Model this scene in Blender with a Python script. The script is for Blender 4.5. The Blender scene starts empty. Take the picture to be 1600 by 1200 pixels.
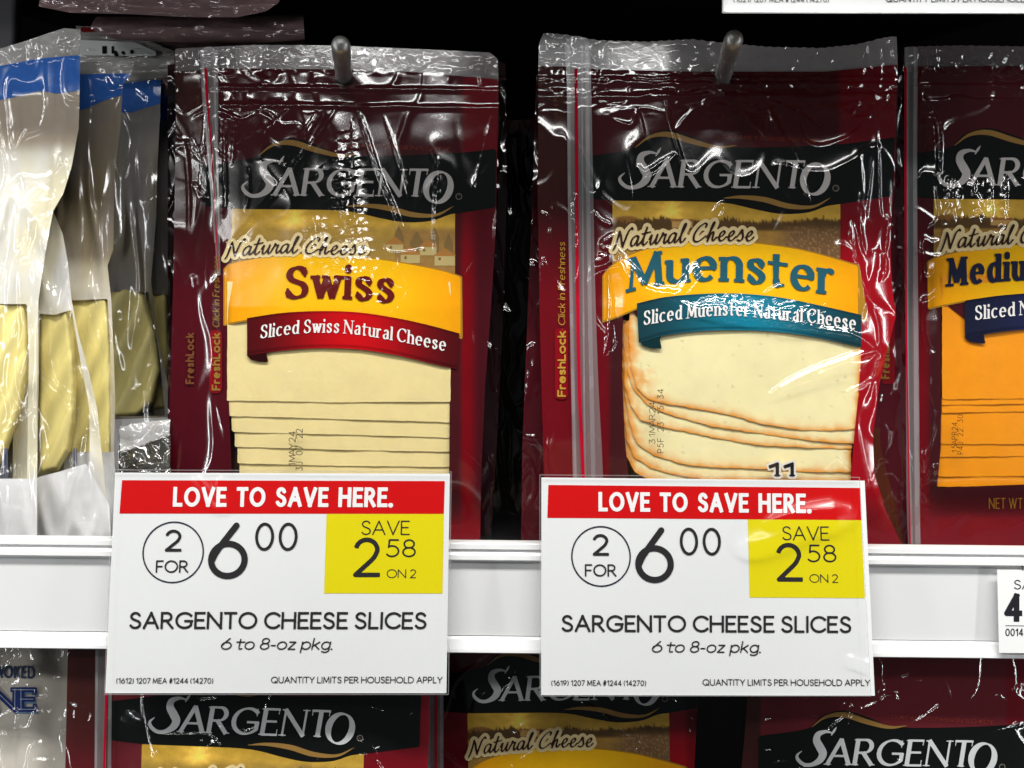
import bpy, math, random
import numpy as np

# ------------------------------------------------------------------ camera, world, lamps, exposure
sc = bpy.context.scene
D = 0.45                      # camera to the plane of the packages (metres)
S = 0.00032                   # metres per photograph pixel on that plane
cam_d = bpy.data.cameras.new("camera")
cam = bpy.data.objects.new("camera", cam_d)
sc.collection.objects.link(cam)
cam.location = (0, -D, 0)
cam.rotation_euler = (math.radians(90), 0, 0)
cam_d.sensor_width = 36.0
cam_d.lens = 36.0 * D / (1600 * S)
cam_d.clip_start = 0.01
cam_d.clip_end = 20
sc.camera = cam

world = bpy.data.worlds.new("World")
sc.world = world
world.use_nodes = True
bg = world.node_tree.nodes["Background"]
bg.inputs[0].default_value = (0.9, 0.95, 1.0, 1)
bg.inputs[1].default_value = 0.03

def lamp(name, elev, az, dist, sx, sy, power, col):
    d = bpy.data.lights.new(name, 'AREA')
    d.shape = 'RECTANGLE'; d.size = sx; d.size_y = sy; d.energy = power; d.color = col
    o = bpy.data.objects.new(name, d)
    sc.collection.objects.link(o)
    e, a = math.radians(elev), math.radians(az)
    o.location = (dist*math.cos(e)*math.sin(a), -dist*math.cos(e)*math.cos(a), dist*math.sin(e))
    o.rotation_euler = (math.radians(90) - e, 0, a)
    return o
lamp("case_strip_lamp", 58, 0, 1.2, 1.7, 0.13, 33, (1.0, 0.985, 0.95))
lamp("aisle_strip_lamp", 33, 4, 1.6, 1.1, 0.12, 6.4, (1.0, 0.99, 0.97))
lamp("aisle_strip_lamp", 15, -32, 1.8, 0.7, 0.06, 1.5, (1.0, 0.99, 0.97))
lamp("aisle_panel_lamp", 44, -10, 1.9, 2.2, .05, 1.0, (0.97, 0.98, 1.0))
for sx in (-1, 1):            # added upright lamps, unseen, to put highlights on vertical creases
    o = lamp("added_side_lamp", 0, 0, 1, 0.02, 1.0, 1.5, (0.98, 0.99, 1.0))
    o.location = (.62*sx, -.27, .05)
    o.rotation_euler = (math.radians(90), 0, math.radians(66*sx))

sc.view_settings.view_transform = 'Standard'
sc.view_settings.look = 'None'
sc.view_settings.exposure = 0
sc.view_settings.gamma = 1
sc.render.engine = 'CYCLES'
sc.cycles.use_denoising = True
sc.cycles.max_bounces = 8
sc.cycles.transparent_max_bounces = 24
sc.cycles.sample_clamp_indirect = 6
sc.cycles.caustics_reflective = False
sc.cycles.caustics_refractive = False

# ------------------------------------------------------------------ geometry helpers
def W(px, py, y):
    """photograph pixel + depth -> point in the place"""
    k = S * (D + y) / D
    return (px - 800.0) * k, y, (600.0 - py) * k
def W3(px, py, y):
    x, y, z = W(np.asarray(px, float), np.asarray(py, float), np.asarray(y, float))
    return np.stack(np.broadcast_arrays(x, y, z), -1)

rs = np.random.RandomState(7)
PERM = rs.permutation(512)
GR = rs.randn(512, 2); GR /= np.linalg.norm(GR, axis=1)[:, None]
def pn(x, y, seed=0):
    x = np.asarray(x, float) + seed*17.37; y = np.asarray(y, float) + seed*9.71
    xi = np.floor(x).astype(int); yi = np.floor(y).astype(int)
    xf = x - xi; yf = y - yi
    def g(ix, iy, fx, fy):
        h = PERM[(PERM[ix & 511] + iy) & 511]
        return GR[h, 0]*fx + GR[h, 1]*fy
    u = xf*xf*xf*(xf*(xf*6-15)+10); v = yf*yf*yf*(yf*(yf*6-15)+10)
    a = g(xi, yi, xf, yf); b = g(xi+1, yi, xf-1, yf)
    c = g(xi, yi+1, xf, yf-1); d = g(xi+1, yi+1, xf-1, yf-1)
    return (a*(1-u)+b*u)*(1-v) + (c*(1-u)+d*u)*v
def fbm(x, y, seed=0, o=4):
    t = 0; a = 1
    for i in range(o):
        t = t + a*pn(x*2**i, y*2**i, seed+i*3.1); a *= .5
    return t
def ridge(x, y, seed=0, sharp=0.12):
    """thin crest lines along the zero set of warped noise"""
    wx = x + 0.6*pn(x*1.3, y*1.3, seed+5); wy = y + 0.6*pn(x*1.3+7, y*1.3, seed+8)
    n = pn(wx, wy, seed)
    return np.exp(-(n/sharp)**2)

def cat(pts, n=8, closed=False):
    """Catmull-Rom through pts (any number of columns)"""
    p = np.array(pts, float)
    if len(p) < 3: return p
    if closed: q = np.vstack([p[-1], p, p[0], p[1]])
    else: q = np.vstack([2*p[0]-p[1], p, 2*p[-1]-p[-2]])
    out = []
    t = np.linspace(0, 1, n, endpoint=False)[:, None]
    for i in range(len(q)-3):
        a, b, c, d = q[i:i+4]
        out.append(.5*((2*b)+(c-a)*t+(2*a-5*b+4*c-d)*t**2+(3*b-a-3*c+d)*t**3))
    r = np.vstack(out)
    return r if closed else np.vstack([r, p[-1]])

def poly_sd(X, Y, poly):
    """signed distance to a polygon, positive inside"""
    p = np.array(poly, float)
    d2 = np.full(X.shape, 1e18); ins = np.zeros(X.shape, bool)
    for i in range(len(p)):
        ax, ay = p[i]; bx, by = p[(i+1) % len(p)]
        ex, ey = bx-ax, by-ay; L = ex*ex+ey*ey
        if L < 1e-12: continue
        t = np.clip(((X-ax)*ex+(Y-ay)*ey)/L, 0, 1)
        d2 = np.minimum(d2, (X-ax-t*ex)**2+(Y-ay-t*ey)**2)
        if ay != by:
            c = ((ay > Y) != (by > Y)) & (X < ex*(Y-ay)/(by-ay)+ax)
            ins ^= c
    d = np.sqrt(d2)
    return np.where(ins, d, -d)

class Grid:
    def __init__(s, x0, y0, x1, y1, step):
        s.x = np.arange(x0, x1+step, step, dtype=float); s.y = np.arange(y0, y1+step, step, dtype=float)
        s.X, s.Y = np.meshgrid(s.x, s.y); s.step = step; s.x0 = x0; s.y0 = y0

def march(g, F):
    """iso-surface polygons of F>0 on the grid; returns px,py arrays and list of face index arrays"""
    F = np.where(np.abs(F) < 1e-6, 1e-6, F)
    ny, nx = F.shape
    ins = F > 0
    nid = ny*nx
    hid = nid + np.arange(ny*(nx-1)).reshape(ny, nx-1)
    vid = nid + ny*(nx-1) + np.arange((ny-1)*nx).reshape(ny-1, nx)
    tot = nid + ny*(nx-1) + (ny-1)*nx
    PX = np.zeros(tot); PY = np.zeros(tot)
    PX[:nid] = g.X.ravel(); PY[:nid] = g.Y.ravel()
    with np.errstate(all='ignore'):
        t = F[:, :-1]/(F[:, :-1]-F[:, 1:]); t = np.clip(np.nan_to_num(t, nan=.5), 0.001, .999)
        PX[hid] = g.X[:, :-1]+t*g.step; PY[hid] = g.Y[:, :-1]
        t = F[:-1]/(F[:-1]-F[1:]); t = np.clip(np.nan_to_num(t, nan=.5), 0.001, .999)
        PX[vid] = g.X[:-1]; PY[vid] = g.Y[:-1]+t*g.step
    idx = np.arange(nid).reshape(ny, nx)
    c = [idx[:-1, :-1], idx[1:, :-1], idx[1:, 1:], idx[:-1, 1:]]            # counter-clockwise seen from the front
    e = [vid[:, :-1], hid[1:, :], vid[:, 1:], hid[:-1, :]]                  # edge after corner k
    code = sum((ins.ravel()[c[k].ravel()].astype(int) << k) for k in range(4))
    faces = []
    for case in range(1, 16):
        sel = np.nonzero(code == case)[0]
        if not len(sel): continue
        cols = []
        for k in range(4):
            a = (case >> k) & 1; b = (case >> ((k+1) % 4)) & 1
            if a: cols.append(c[k].ravel()[sel])
            if a != b: cols.append(e[k].ravel()[sel])
        faces.append(np.stack(cols, 1))
    if not faces: return None
    used = np.zeros(tot, bool)
    for f in faces: used[f.ravel()] = True
    remap = np.cumsum(used)-1
    return PX[used], PY[used], [remap[f] for f in faces]

COL = sc.collection
def link_mesh(name, verts, faces, mat, parent=None, col=None, smooth=True, attr=None):
    """verts Nx3 in world space, faces: list of index arrays (rows = polygons)"""
    o_loc = np.zeros(3)
    if parent is not None:
        o_loc = np.array(parent['_wl'])
    me = bpy.data.meshes.new(name)
    faces = [np.asarray(f) for f in faces if len(f)]
    me.vertices.add(len(verts)); me.vertices.foreach_set('co', (verts-o_loc).astype(np.float32).ravel())
    nl = sum(f.size for f in faces); npoly = sum(len(f) for f in faces)
    me.loops.add(nl); me.polygons.add(npoly)
    me.loops.foreach_set('vertex_index', np.concatenate([f.ravel() for f in faces]).astype(np.int32))
    sizes = np.concatenate([np.full(len(f), f.shape[1]) for f in faces])
    starts = np.concatenate([[0], np.cumsum(sizes)[:-1]])
    me.polygons.foreach_set('loop_start', starts.astype(np.int32))
    try: me.polygons.foreach_set('loop_total', sizes.astype(np.int32))
    except Exception: pass
    me.update(calc_edges=True)
    me.polygons.foreach_set('use_smooth', np.full(npoly, smooth))
    if col is not None:
        a = me.color_attributes.new('Col', 'FLOAT_COLOR', 'POINT')
        cc = np.ones((len(verts), 4), np.float32); cc[:, :3] = np.broadcast_to(col, (len(verts), 3))
        a.data.foreach_set('color', cc.ravel())
    me.materials.append(mat)
    me.validate()
    o = bpy.data.objects.new(name, me); COL.objects.link(o)
    if parent is not None:
        o.parent = parent
    o['_wl'] = [float(v) for v in o_loc]
    return o

def root(name, label, cat_, px, py, y, group=None):
    o = bpy.data.objects.new(name, None); COL.objects.link(o)
    w = W(px, py, y)
    o.location = w; o['_wl'] = [float(v) for v in w]; o.empty_display_size = 0.01
    o['label'] = label; o['category'] = cat_
    if group: o['group'] = group
    return o

def srgb(r, g, b):
    f = lambda c: (c/255/12.92) if c/255 <= .04045 else ((c/255+.055)/1.055)**2.4
    return np.array([f(r), f(g), f(b)])

# ------------------------------------------------------------------ materials
def nodes(name):
    m = bpy.data.materials.new(name); m.use_nodes = True
    nt = m.node_tree; nt.nodes.clear()
    return m, nt, nt.nodes, nt.links
def mat_basic(name, color=None, rough=.5, metal=0, spec=.5, noise=None, bump=None, attr=False, coat=0, sss=0, sheen=0):
    m, nt, N, L = nodes(name)
    out = N.new('ShaderNodeOutputMaterial'); b = N.new('ShaderNodeBsdfPrincipled')
    L.new(b.outputs[0], out.inputs[0])
    b.inputs['Roughness'].default_value = rough; b.inputs['Metallic'].default_value = metal
    b.inputs['Specular IOR Level'].default_value = spec
    if coat: b.inputs['Coat Weight'].default_value = coat; b.inputs['Coat Roughness'].default_value = .08
    if sss:
        b.inputs['Subsurface Weight'].default_value = sss
        b.inputs['Subsurface Radius'].default_value = (.0030, .0020, .0009); b.inputs['Subsurface Scale'].default_value = .6
    tc = N.new('ShaderNodeTexCoord')
    if attr:
        a = N.new('ShaderNodeAttribute'); a.attribute_name = 'Col'; src = a.outputs['Color']
    else:
        rgb = N.new('ShaderNodeRGB'); rgb.outputs[0].default_value = (*color, 1); src = rgb.outputs[0]
    if noise:
        sc_, amt = noise
        n = N.new('ShaderNodeTexNoise'); n.inputs['Scale'].default_value = sc_; n.inputs['Detail'].default_value = 5
        L.new(tc.outputs['Object'], n.inputs['Vector'])
        mr = N.new('ShaderNodeMapRange'); mr.inputs[3].default_value = 1-amt; mr.inputs[4].default_value = 1+amt
        L.new(n.outputs[0], mr.inputs[0])
        mx = N.new('ShaderNodeVectorMath'); mx.operation = 'SCALE'
        L.new(src, mx.inputs[0]); L.new(mr.outputs[0], mx.inputs['Scale']); src = mx.outputs[0]
    L.new(src, b.inputs['Base Color'])
    if bump:
        bs, bd = bump
        n2 = N.new('ShaderNodeTexNoise'); n2.inputs['Scale'].default_value = bs; n2.inputs['Detail'].default_value = 4
        L.new(tc.outputs['Object'], n2.inputs['Vector'])
        bp = N.new('ShaderNodeBump'); bp.inputs['Strength'].default_value = 1; bp.inputs['Distance'].default_value = bd
        L.new(n2.outputs[0], bp.inputs['Height']); L.new(bp.outputs[0], b.inputs['Normal'])
    return m
def mat_film(name, milky=0.0, ior=1.5, rough=.09, bumps=((90, .00005),), tint=(1, 1, 1)):
    """clear packaging film: see-through, with a surface reflection and fine crinkle"""
    m, nt, N, L = nodes(name)
    out = N.new('ShaderNodeOutputMaterial')
    tr = N.new('ShaderNodeBsdfTransparent'); tr.inputs[0].default_value = (*tint, 1)
    gl = N.new('ShaderNodeBsdfGlossy'); gl.distribution = 'BECKMANN'; gl.inputs['Roughness'].default_value = rough
    f0 = ((ior-1)/(ior+1))**2
    # thin sheet: the same reflectance from either side (Schlick), f0 + (1-f0)(1-|cos|)^5
    gm = N.new('ShaderNodeNewGeometry'); dt = N.new('ShaderNodeVectorMath'); dt.operation = 'DOT_PRODUCT'
    L.new(gm.outputs['Incoming'], dt.inputs[0]); L.new(gm.outputs['Normal'], dt.inputs[1])
    def mth(op, a, b=None):
        q = N.new('ShaderNodeMath'); q.operation = op
        for i, v in enumerate((a, b)):
            if v is None: continue
            if hasattr(v, 'links'): L.new(v, q.inputs[i])
            else: q.inputs[i].default_value = v
        return q.outputs[0]
    ab = mth('ABSOLUTE', dt.outputs['Value']); pw = mth('POWER', mth('SUBTRACT', 1.0, ab), 5.0)
    frv = mth('ADD', mth('MULTIPLY', pw, (1-f0)*.8), f0*2.6)
    tc = N.new('ShaderNodeTexCoord'); prev = None
    for bs, bd in bumps:
        n = N.new('ShaderNodeTexNoise'); n.inputs['Scale'].default_value = bs; n.inputs['Detail'].default_value = 3
        n.inputs['Distortion'].default_value = .6
        L.new(tc.outputs['Object'], n.inputs['Vector'])
        bp = N.new('ShaderNodeBump'); bp.inputs['Strength'].default_value = 1; bp.inputs['Distance'].default_value = bd
        L.new(n.outputs[0], bp.inputs['Height'])
        if prev: L.new(prev.outputs[0], bp.inputs['Normal'])
        prev = bp
    if prev:
        L.new(prev.outputs[0], gl.inputs['Normal']); L.new(prev.outputs[0], dt.inputs[1])
    base = tr
    if milky:
        df = N.new('ShaderNodeBsdfDiffuse'); df.inputs[0].default_value = (.85, .86, .88, 1)
        tl = N.new('ShaderNodeBsdfTranslucent'); tl.inputs[0].default_value = (.85, .86, .88, 1)
        ad = N.new('ShaderNodeMixShader'); ad.inputs[0].default_value = .4
        L.new(df.outputs[0], ad.inputs[1]); L.new(tl.outputs[0], ad.inputs[2])
        mm = N.new('ShaderNodeMixShader'); mm.inputs[0].default_value = milky
        L.new(tr.outputs[0], mm.inputs[1]); L.new(ad.outputs[0], mm.inputs[2]); base = mm
    g2 = N.new('ShaderNodeBsdfGlossy'); g2.distribution = 'BECKMANN'; g2.inputs['Roughness'].default_value = rough*2.0
    if prev: L.new(prev.outputs[0], g2.inputs['Normal'])
    gm2 = N.new('ShaderNodeMixShader'); gm2.inputs[0].default_value = .62
    L.new(gl.outputs[0], gm2.inputs[1]); L.new(g2.outputs[0], gm2.inputs[2]); gl = gm2
    mix = N.new('ShaderNodeMixShader')
    L.new(frv, mix.inputs[0]); L.new(base.outputs[0], mix.inputs[1]); L.new(gl.outputs[0], mix.inputs[2])
    L.new(mix.outputs[0], out.inputs[0])
    return m

M_PRINT = mat_basic("printed_film", attr=True, rough=.5, spec=.03, noise=(260, .05))
M_FILM = mat_film("clear_film")
M_HEADER = mat_film("milky_header_film", milky=.22, rough=.12, bumps=((70, .0002),))
M_ZIP = mat_film("zipper_plastic", milky=.26, rough=.15)
M_SLEEVE = mat_film("sign_sleeve", milky=.004, ior=1.34, rough=.16, bumps=((18, .0003),))
M_CARD = mat_basic("card_print", attr=True, rough=.6, spec=.12, noise=(900, .012), bump=(1500, .00001))
M_INK = mat_basic("black_ink", color=(.022, .02, .022), rough=.5, spec=.3, noise=(1500, .2))
M_CHEESE = mat_basic("cheese", attr=True, rough=.38, spec=.4, noise=(55, .05), bump=(500, .00005), sss=.3)
M_RAIL = mat_basic("white_shelf_plastic", color=(.72, .725, .73), rough=.3, spec=.5, noise=(14, .06), bump=(120, .00005))
M_PEG = mat_basic("dull_galvanised_steel", color=(.48, .48, .46), rough=.42, metal=.85, noise=(500, .35), bump=(900, .00012))
M_DARK = mat_basic("black_case_lining", color=(.006, .006, .007), rough=.7, spec=.2, noise=(20, .3))
M_CASE = mat_basic("grey_case_metal", color=(.10, .10, .11), rough=.5, noise=(25, .15))
M_WHITEPL = mat_film("white_film", milky=.9, rough=.2)
# ------------------------------------------------------------------ lettering: skeletons stroked with a pen
def E(cx, cy, rx, ry, a0, a1, n=18):
    a = np.radians(np.linspace(a0, a1, n)); return [(cx+rx*math.cos(t), cy+ry*math.sin(t)) for t in a]
def Cc(*p): return [tuple(q) for q in cat(p, 6)]
XH = .68
G = {}
def gl(ch, w, strokes, serifs=()): G[ch] = (w, strokes, serifs)
s_ = .10
gl('A', .80, [[(0, 0), (.40, 1)], [(.40, 1), (.80, 0)], [(.15, .34), (.65, .34)]], [(0, 0, s_, s_), (.80, 0, s_, s_)])
gl('C', .78, [E(.46, .5, .46, .5, 42, 318)], [])
gl('D', .78, [[(0, 0), (0, 1)], [(0, 1), (.30, 1)]+E(.30, .5, .48, .5, 88, -88)+[(.30, 0), (0, 0)]], [(0, 0, s_, .05), (0, 1, s_, .05)])
gl('E', .50, [[(0, 0), (0, 1)], [(0, 1), (.50, 1)], [(0, .52), (.44, .52)], [(0, 0), (.52, 0)]], [(0, 0, s_, .05), (0, 1, s_, .05)])
gl('F', .48, [[(0, 0), (0, 1)], [(0, 1), (.48, 1)], [(0, .50), (.42, .50)]], [(0, 0, s_, s_), (0, 1, s_, .05)])
gl('G', .88, [E(.48, .5, .48, .5, 42, 312)+[(.86, .20), (.86, .46)], [(.52, .46), (.90, .46)]], [])
gl('H', .72, [[(0, 0), (0, 1)], [(.72, 0), (.72, 1)], [(0, .52), (.72, .52)]], [(0, 0, s_, s_), (0, 1, s_, s_), (.72, 0, s_, s_), (.72, 1, s_, s_)])
gl('I', .02, [[(.01, 0), (.01, 1)]], [(0.01, 0, s_, s_), (.01, 1, s_, s_)])
gl('J', .42, [[(.40, 1), (.40, .25)]+E(.20, .22, .20, .22, 0, -160)], [(.4, 1, s_, s_)])
gl('K', .64, [[(0, 0), (0, 1)], [(.58, 1), (0, .42)], [(.17, .58), (.64, 0)]], [(0, 0, s_, s_), (0, 1, s_, s_), (.62, 0, s_, s_), (.58, 1, s_, s_)])
gl('L', .46, [[(0, 0), (0, 1)], [(0, 0), (.46, 0)]], [(0, 0, s_, .05), (0, 1, s_, s_)])
gl('M', .92, [[(.04, 0), (.10, 1)], [(.10, 1), (.46, .12)], [(.46, .12), (.82, 1)], [(.82, 1), (.90, 0)]], [(.04, 0, s_, s_), (.08, 1, s_, 0), (.90, 0, s_, s_), (.82, 1, 0, s_)])
gl('N', .76, [[(0, 0), (0, 1)], [(0, 1), (.76, 0)], [(.76, 0), (.76, 1)]], [(0, 0, s_, s_), (0, 1, s_, 0), (.76, 1, s_, s_)])
gl('O', .96, [E(.48, .5, .48, .5, 0, 360, 34)], [])
gl('P', .56, [[(0, 0), (0, 1)], [(0, 1), (.28, 1)]+E(.28, .73, .28, .27, 88, -88)+[(.28, .46), (0, .46)]], [(0, 0, s_, s_), (0, 1, s_, .05)])
gl('Q', .96, [E(.48, .5, .48, .5, 0, 360, 34), [(.55, .28), (.95, -.04)]], [])
gl('R', .62, [[(0, 0), (0, 1)], [(0, 1), (.28, 1)]+E(.28, .74, .26, .26, 88, -88)+[(.28, .48), (0, .48)], [(.26, .48), (.62, 0)]], [(0, 0, s_, s_), (0, 1, s_, .05), (.62, 0, .05, s_)])
gl('S', .58, [Cc((.54, .82), (.44, .95), (.28, 1.0), (.12, .93), (.05, .76), (.13, .61), (.30, .52), (.48, .43), (.57, .27), (.51, .08), (.32, 0), (.14, .04), (.01, .18))], [])
gl('T', .62, [[(.31, 0), (.31, 1)], [(0, 1), (.62, 1)]], [(.31, 0, s_, s_)])
gl('U', .68, [[(0, 1), (0, .34)]+E(.34, .34, .34, .34, 180, 360)+[(.68, 1)]], [(0, 1, s_, s_), (.68, 1, s_, s_)])
gl('V', .76, [[(0, 1), (.38, 0)], [(.38, 0), (.76, 1)]], [(0, 1, s_, s_), (.76, 1, s_, s_)])
gl('W', 1.10, [[(0, 1), (.28, 0)], [(.28, 0), (.55, 1)], [(.55, 1), (.82, 0)], [(.82, 0), (1.10, 1)]], [(0, 1, s_, s_), (1.1, 1, s_, s_)])
gl('Y', .70, [[(0, 1), (.35, .45)], [(.70, 1), (.35, .45), (.35, 0)]], [(.35, 0, s_, s_), (0, 1, s_, s_), (.7, 1, s_, s_)])
gl('0', .60, [E(.30, .5, .30, .5, 0, 360, 34)])
gl('1', .30, [[(.28, 0), (.28, 1)], [(.28, 1), (.02, .78)]], [(.28, 0, .16, .16)])
gl('2', .56, [E(.28, .71, .26, .29, 168, -5)+Cc((.54, .68), (.45, .48), (.24, .24), (.02, .0))+[(.56, 0)]])
gl('3', .54, [[(.06, 1), (.50, 1), (.24, .58)]+E(.24, .30, .29, .30, 85, -150)])
gl('4', .62, [[(.46, 0), (.46, 1)], [(.46, 1), (0, .26), (.62, .26)]])
gl('5', .54, [[(.50, 1), (.10, 1), (.07, .56)]+E(.23, .32, .30, .32, 115, -150)])
gl('6', .64, [[(.46, 1)]+Cc((.46, 1), (.12, .52), (.01, .30))+E(.32, .32, .32, .32, 180, 540, 30)])
gl('7', .54, [[(0, 1), (.54, 1), (.14, 0)]])
gl('8', .56, [E(.28, .76, .23, .24, 0, 360, 24), E(.28, .27, .28, .27, 0, 360, 26)])
gl('9', .60, [E(.30, .70, .30, .30, 0, 360, 28)+Cc((.60, .66), (.48, .40), (.18, 0))])
gl(' ', .22, []); gl('.', .02, [[(.0, 0), (.02, 0)]]); gl('-', .26, [[(0, .34), (.26, .34)]]); gl("'", .02, [[(.01, 1), (.01, .75)]])
gl(':', .02, [[(.0, .08), (.02, .08)], [(.0, .6), (.02, .6)]])
gl('(', .18, [E(.40, .46, .38, .66, 235, 125, 10)]); gl(')', .18, [E(-.22, .46, .38, .66, -55, 55, 10)])
gl('#', .56, [[(.12, 0), (.22, 1)], [(.34, 0), (.44, 1)], [(0, .33), (.52, .33)], [(.04, .66), (.56, .66)]])
# lower case
gl('a', .46, [Cc((.06, .56), (.20, .68), (.38, .62), (.42, .46))+[(.42, .10), (.47, 0)], Cc((.42, .40), (.20, .36), (.03, .26), (.04, .08), (.18, 0), (.34, .06), (.42, .18))], [])
gl('c', .46, [E(.28, .34, .28, .34, 45, 315)])
gl('d', .52, [[(.50, 0), (.50, 1)], E(.26, .34, .26, .34, 40, 320)], [(.5, 1, s_, 0), (.5, 0, 0, s_)])
gl('e', .54, [[(.02, .37), (.53, .37)]+E(.275, .34, .27, .34, 5, 318)])
gl('f', .30, [[(.12, 0), (.12, .80)]+E(.28, .80, .16, .20, 180, 70), [(0, .66), (.30, .66)]], [(.12, 0, s_, s_)])
gl('g', .54, [E(.27, .34, .27, .34, 0, 360, 24), [(.54, .66), (.54, -.05)]+E(.28, -.06, .26, .22, 0, -150)])
gl('h', .48, [[(0, 0), (0, 1)], [(0, .44)]+E(.24, .44, .24, .24, 170, 0)+[(.48, 0)]], [(0, 0, s_, s_), (0, 1, s_, 0), (.48, 0, s_, s_)])
gl('i', .02, [[(.01, 0), (.01, .66)], [(.01, .90), (.01, .98)]], [(.01, 0, s_, s_), (.01, .66, s_, 0)])
gl('k', .46, [[(0, 0), (0, 1)], [(.42, .66), (0, .26)], [(.14, .40), (.46, 0)]], [(0, 0, s_, s_), (0, 1, s_, 0)])
gl('l', .02, [[(.01, 0), (.01, 1)]], [(.01, 0, s_, s_), (.01, 1, s_, 0)])
gl('m', .82, [[(0, 0), (0, .66)], [(0, .44)]+E(.20, .46, .20, .22, 170, 0)+[(.40, 0)], [(.40, .44)]+E(.61, .46, .20, .22, 170, 0)+[(.81, 0)]], [(0, 0, s_, s_), (0, .66, s_, 0), (.4, 0, s_, s_), (.81, 0, s_, s_)])
gl('n', .46, [[(0, 0), (0, .66)], [(0, .44)]+E(.23, .45, .23, .23, 170, 0)+[(.46, 0)]], [(0, 0, s_, s_), (0, .66, s_, 0), (.46, 0, s_, s_)])
gl('o', .60, [E(.30, .34, .30, .34, 0, 360, 26)])
gl('p', .56, [[(0, .66), (0, -.30)], E(.28, .34, .28, .34, 0, 360, 24)], [(0, -.3, s_, s_), (0, .66, s_, 0)])
gl('r', .32, [[(0, 0), (0, .66)], [(0, .40)]+Cc((0, .40), (.08, .58), (.20, .67), (.33, .62))], [(0, 0, s_, s_), (0, .66, s_, 0)])
gl('s', .40, [Cc((.38, .56), (.30, .65), (.17, .68), (.05, .60), (.05, .47), (.18, .38), (.32, .29), (.39, .17), (.30, .03), (.16, 0), (.01, .12))])
gl('t', .34, [[(.11, .90), (.11, .16)]+Cc((.11, .16), (.16, .02), (.36, .04)), [(-.10, .66), (.42, .66)]])
gl('u', .48, [[(0, .66), (0, .22)]+E(.23, .22, .23, .22, 180, 350), [(.47, .66), (.47, 0)]], [(0, .66, s_, 0), (.47, .66, s_, 0), (.47, 0, 0, s_)])
gl('w', .74, [[(0, .66), (.19, 0)], [(.19, 0), (.37, .62)], [(.37, .62), (.56, 0)], [(.56, 0), (.75, .66)]], [(0, .66, s_, s_), (.75, .66, s_, s_), (.37, .66, s_, 0)])
gl('y', .50, [[(0, .66), (.26, .02)], [(.50, .66), (.20, -.28), (.05, -.28)]])
gl('z', .44, [[(.02, .66), (.42, .66), (0, 0), (.44, 0)]])
G['S'] = G['S'][:2]+([(.54, .68, 1.0, 'v'), (.01, 0, .32, 'v')],)
G['s'] = G['s'][:2]+([(.38, .44, .66, 'v'), (.01, .02, .23, 'v')],)
G['C'] = G['C'][:2]+([(.80, .68, 1.0, 'v')],)
G['G'] = G['G'][:2]+([(.82, .70, 1.0, 'v')],)
G['T'] = G['T'][:2]+([(.31, 0, s_, s_), (0, .80, 1, 'v'), (.62, .80, 1, 'v')],)
G['E'] = G['E'][:2]+([(0, 0, s_, .05), (0, 1, s_, .05), (.50, .80, 1, 'v'), (.52, 0, .22, 'v')],)
THIN = {'N': (0, 2), 'M': (0,)}       # hairline stems in the seriffed styles
# brush script
SC = {}
def gs(ch, w, *st): SC[ch] = (w, [Cc(*p) for p in st], ())
gs('N', .72, ((-.05, -.12), (.03, .10), (.10, .50), (.14, .86)), ((.14, .86), (.24, .62), (.34, .25), (.42, .02)), ((.42, .02), (.50, .40), (.60, .80), (.74, 1.0), (.80, .94)))
gs('a', .46, ((.36, .48), (.24, .55), (.08, .42), (.02, .18), (.08, .02), (.20, .06), (.32, .28), (.38, .50)), ((.38, .50), (.35, .22), (.36, .04), (.44, .04), (.54, .20)))
gs('t', .34, ((.0, .14), (.12, .50), (.20, .95)), ((.20, .95), (.12, .50), (.10, .12), (.18, .0), (.34, .18)), ((-.02, .62), (.16, .64), (.42, .70)))
gs('u', .46, ((-.02, .30), (.08, .52), (.06, .25), (.08, .04), (.18, .04), (.32, .30), (.38, .52)), ((.38, .52), (.34, .22), (.36, .03), (.44, .04), (.54, .20)))
gs('r', .34, ((-.02, .22), (.08, .45), (.10, .58), (.18, .48), (.28, .50)), ((.28, .50), (.22, .25), (.24, .04), (.32, .04), (.42, .20)))
gs('l', .28, ((.0, .20), (.16, .60), (.26, .95), (.20, 1.0), (.12, .70), (.08, .25), (.12, .02), (.22, .04), (.34, .22)))
gs('C', .70, ((.62, .78), (.66, .92), (.54, .98), (.30, .80), (.10, .42), (.12, .08), (.32, .0), (.54, .14), (.70, .30)))
gs('h', .48, ((-.02, .20), (.14, .60), (.26, .98), (.20, .98), (.10, .50), (.04, .0)), ((.04, .0), (.14, .34), (.26, .50), (.30, .40), (.28, .10), (.36, .03), (.48, .20)))
gs('e', .40, ((-.02, .20), (.18, .26), (.30, .44), (.22, .54), (.08, .38), (.06, .12), (.16, .0), (.30, .06), (.42, .22)))
gs('s', .36, ((-.02, .20), (.12, .42), (.20, .60), (.26, .40), (.30, .16), (.20, .0), (.04, .04)))
SC[' '] = (.34, [], ())

SANS = dict(wt=.105, thin=.105, nib=None)
MED = dict(wt=.13, thin=.13, nib=None)
LIGHT = dict(wt=.075, thin=.075, nib=None)
COND = dict(wt=.19, thin=.19, nib=None, track=.075)
SERIF = dict(wt=.15, thin=.05, nib=12, serif=.045, track=.07)
BOOK = dict(wt=.205, thin=.08, nib=12, serif=.08, track=.045)
LOGO = dict(wt=.172, thin=.062, nib=15, serif=.03, slant=.14, track=.03)
SCRIPT = dict(wt=.12, thin=.05, nib=30, slant=.22, script=True, track=-.03)
OCR = dict(wt=.10, thin=.10, nib=None, track=.18, mono=.56)

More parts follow.
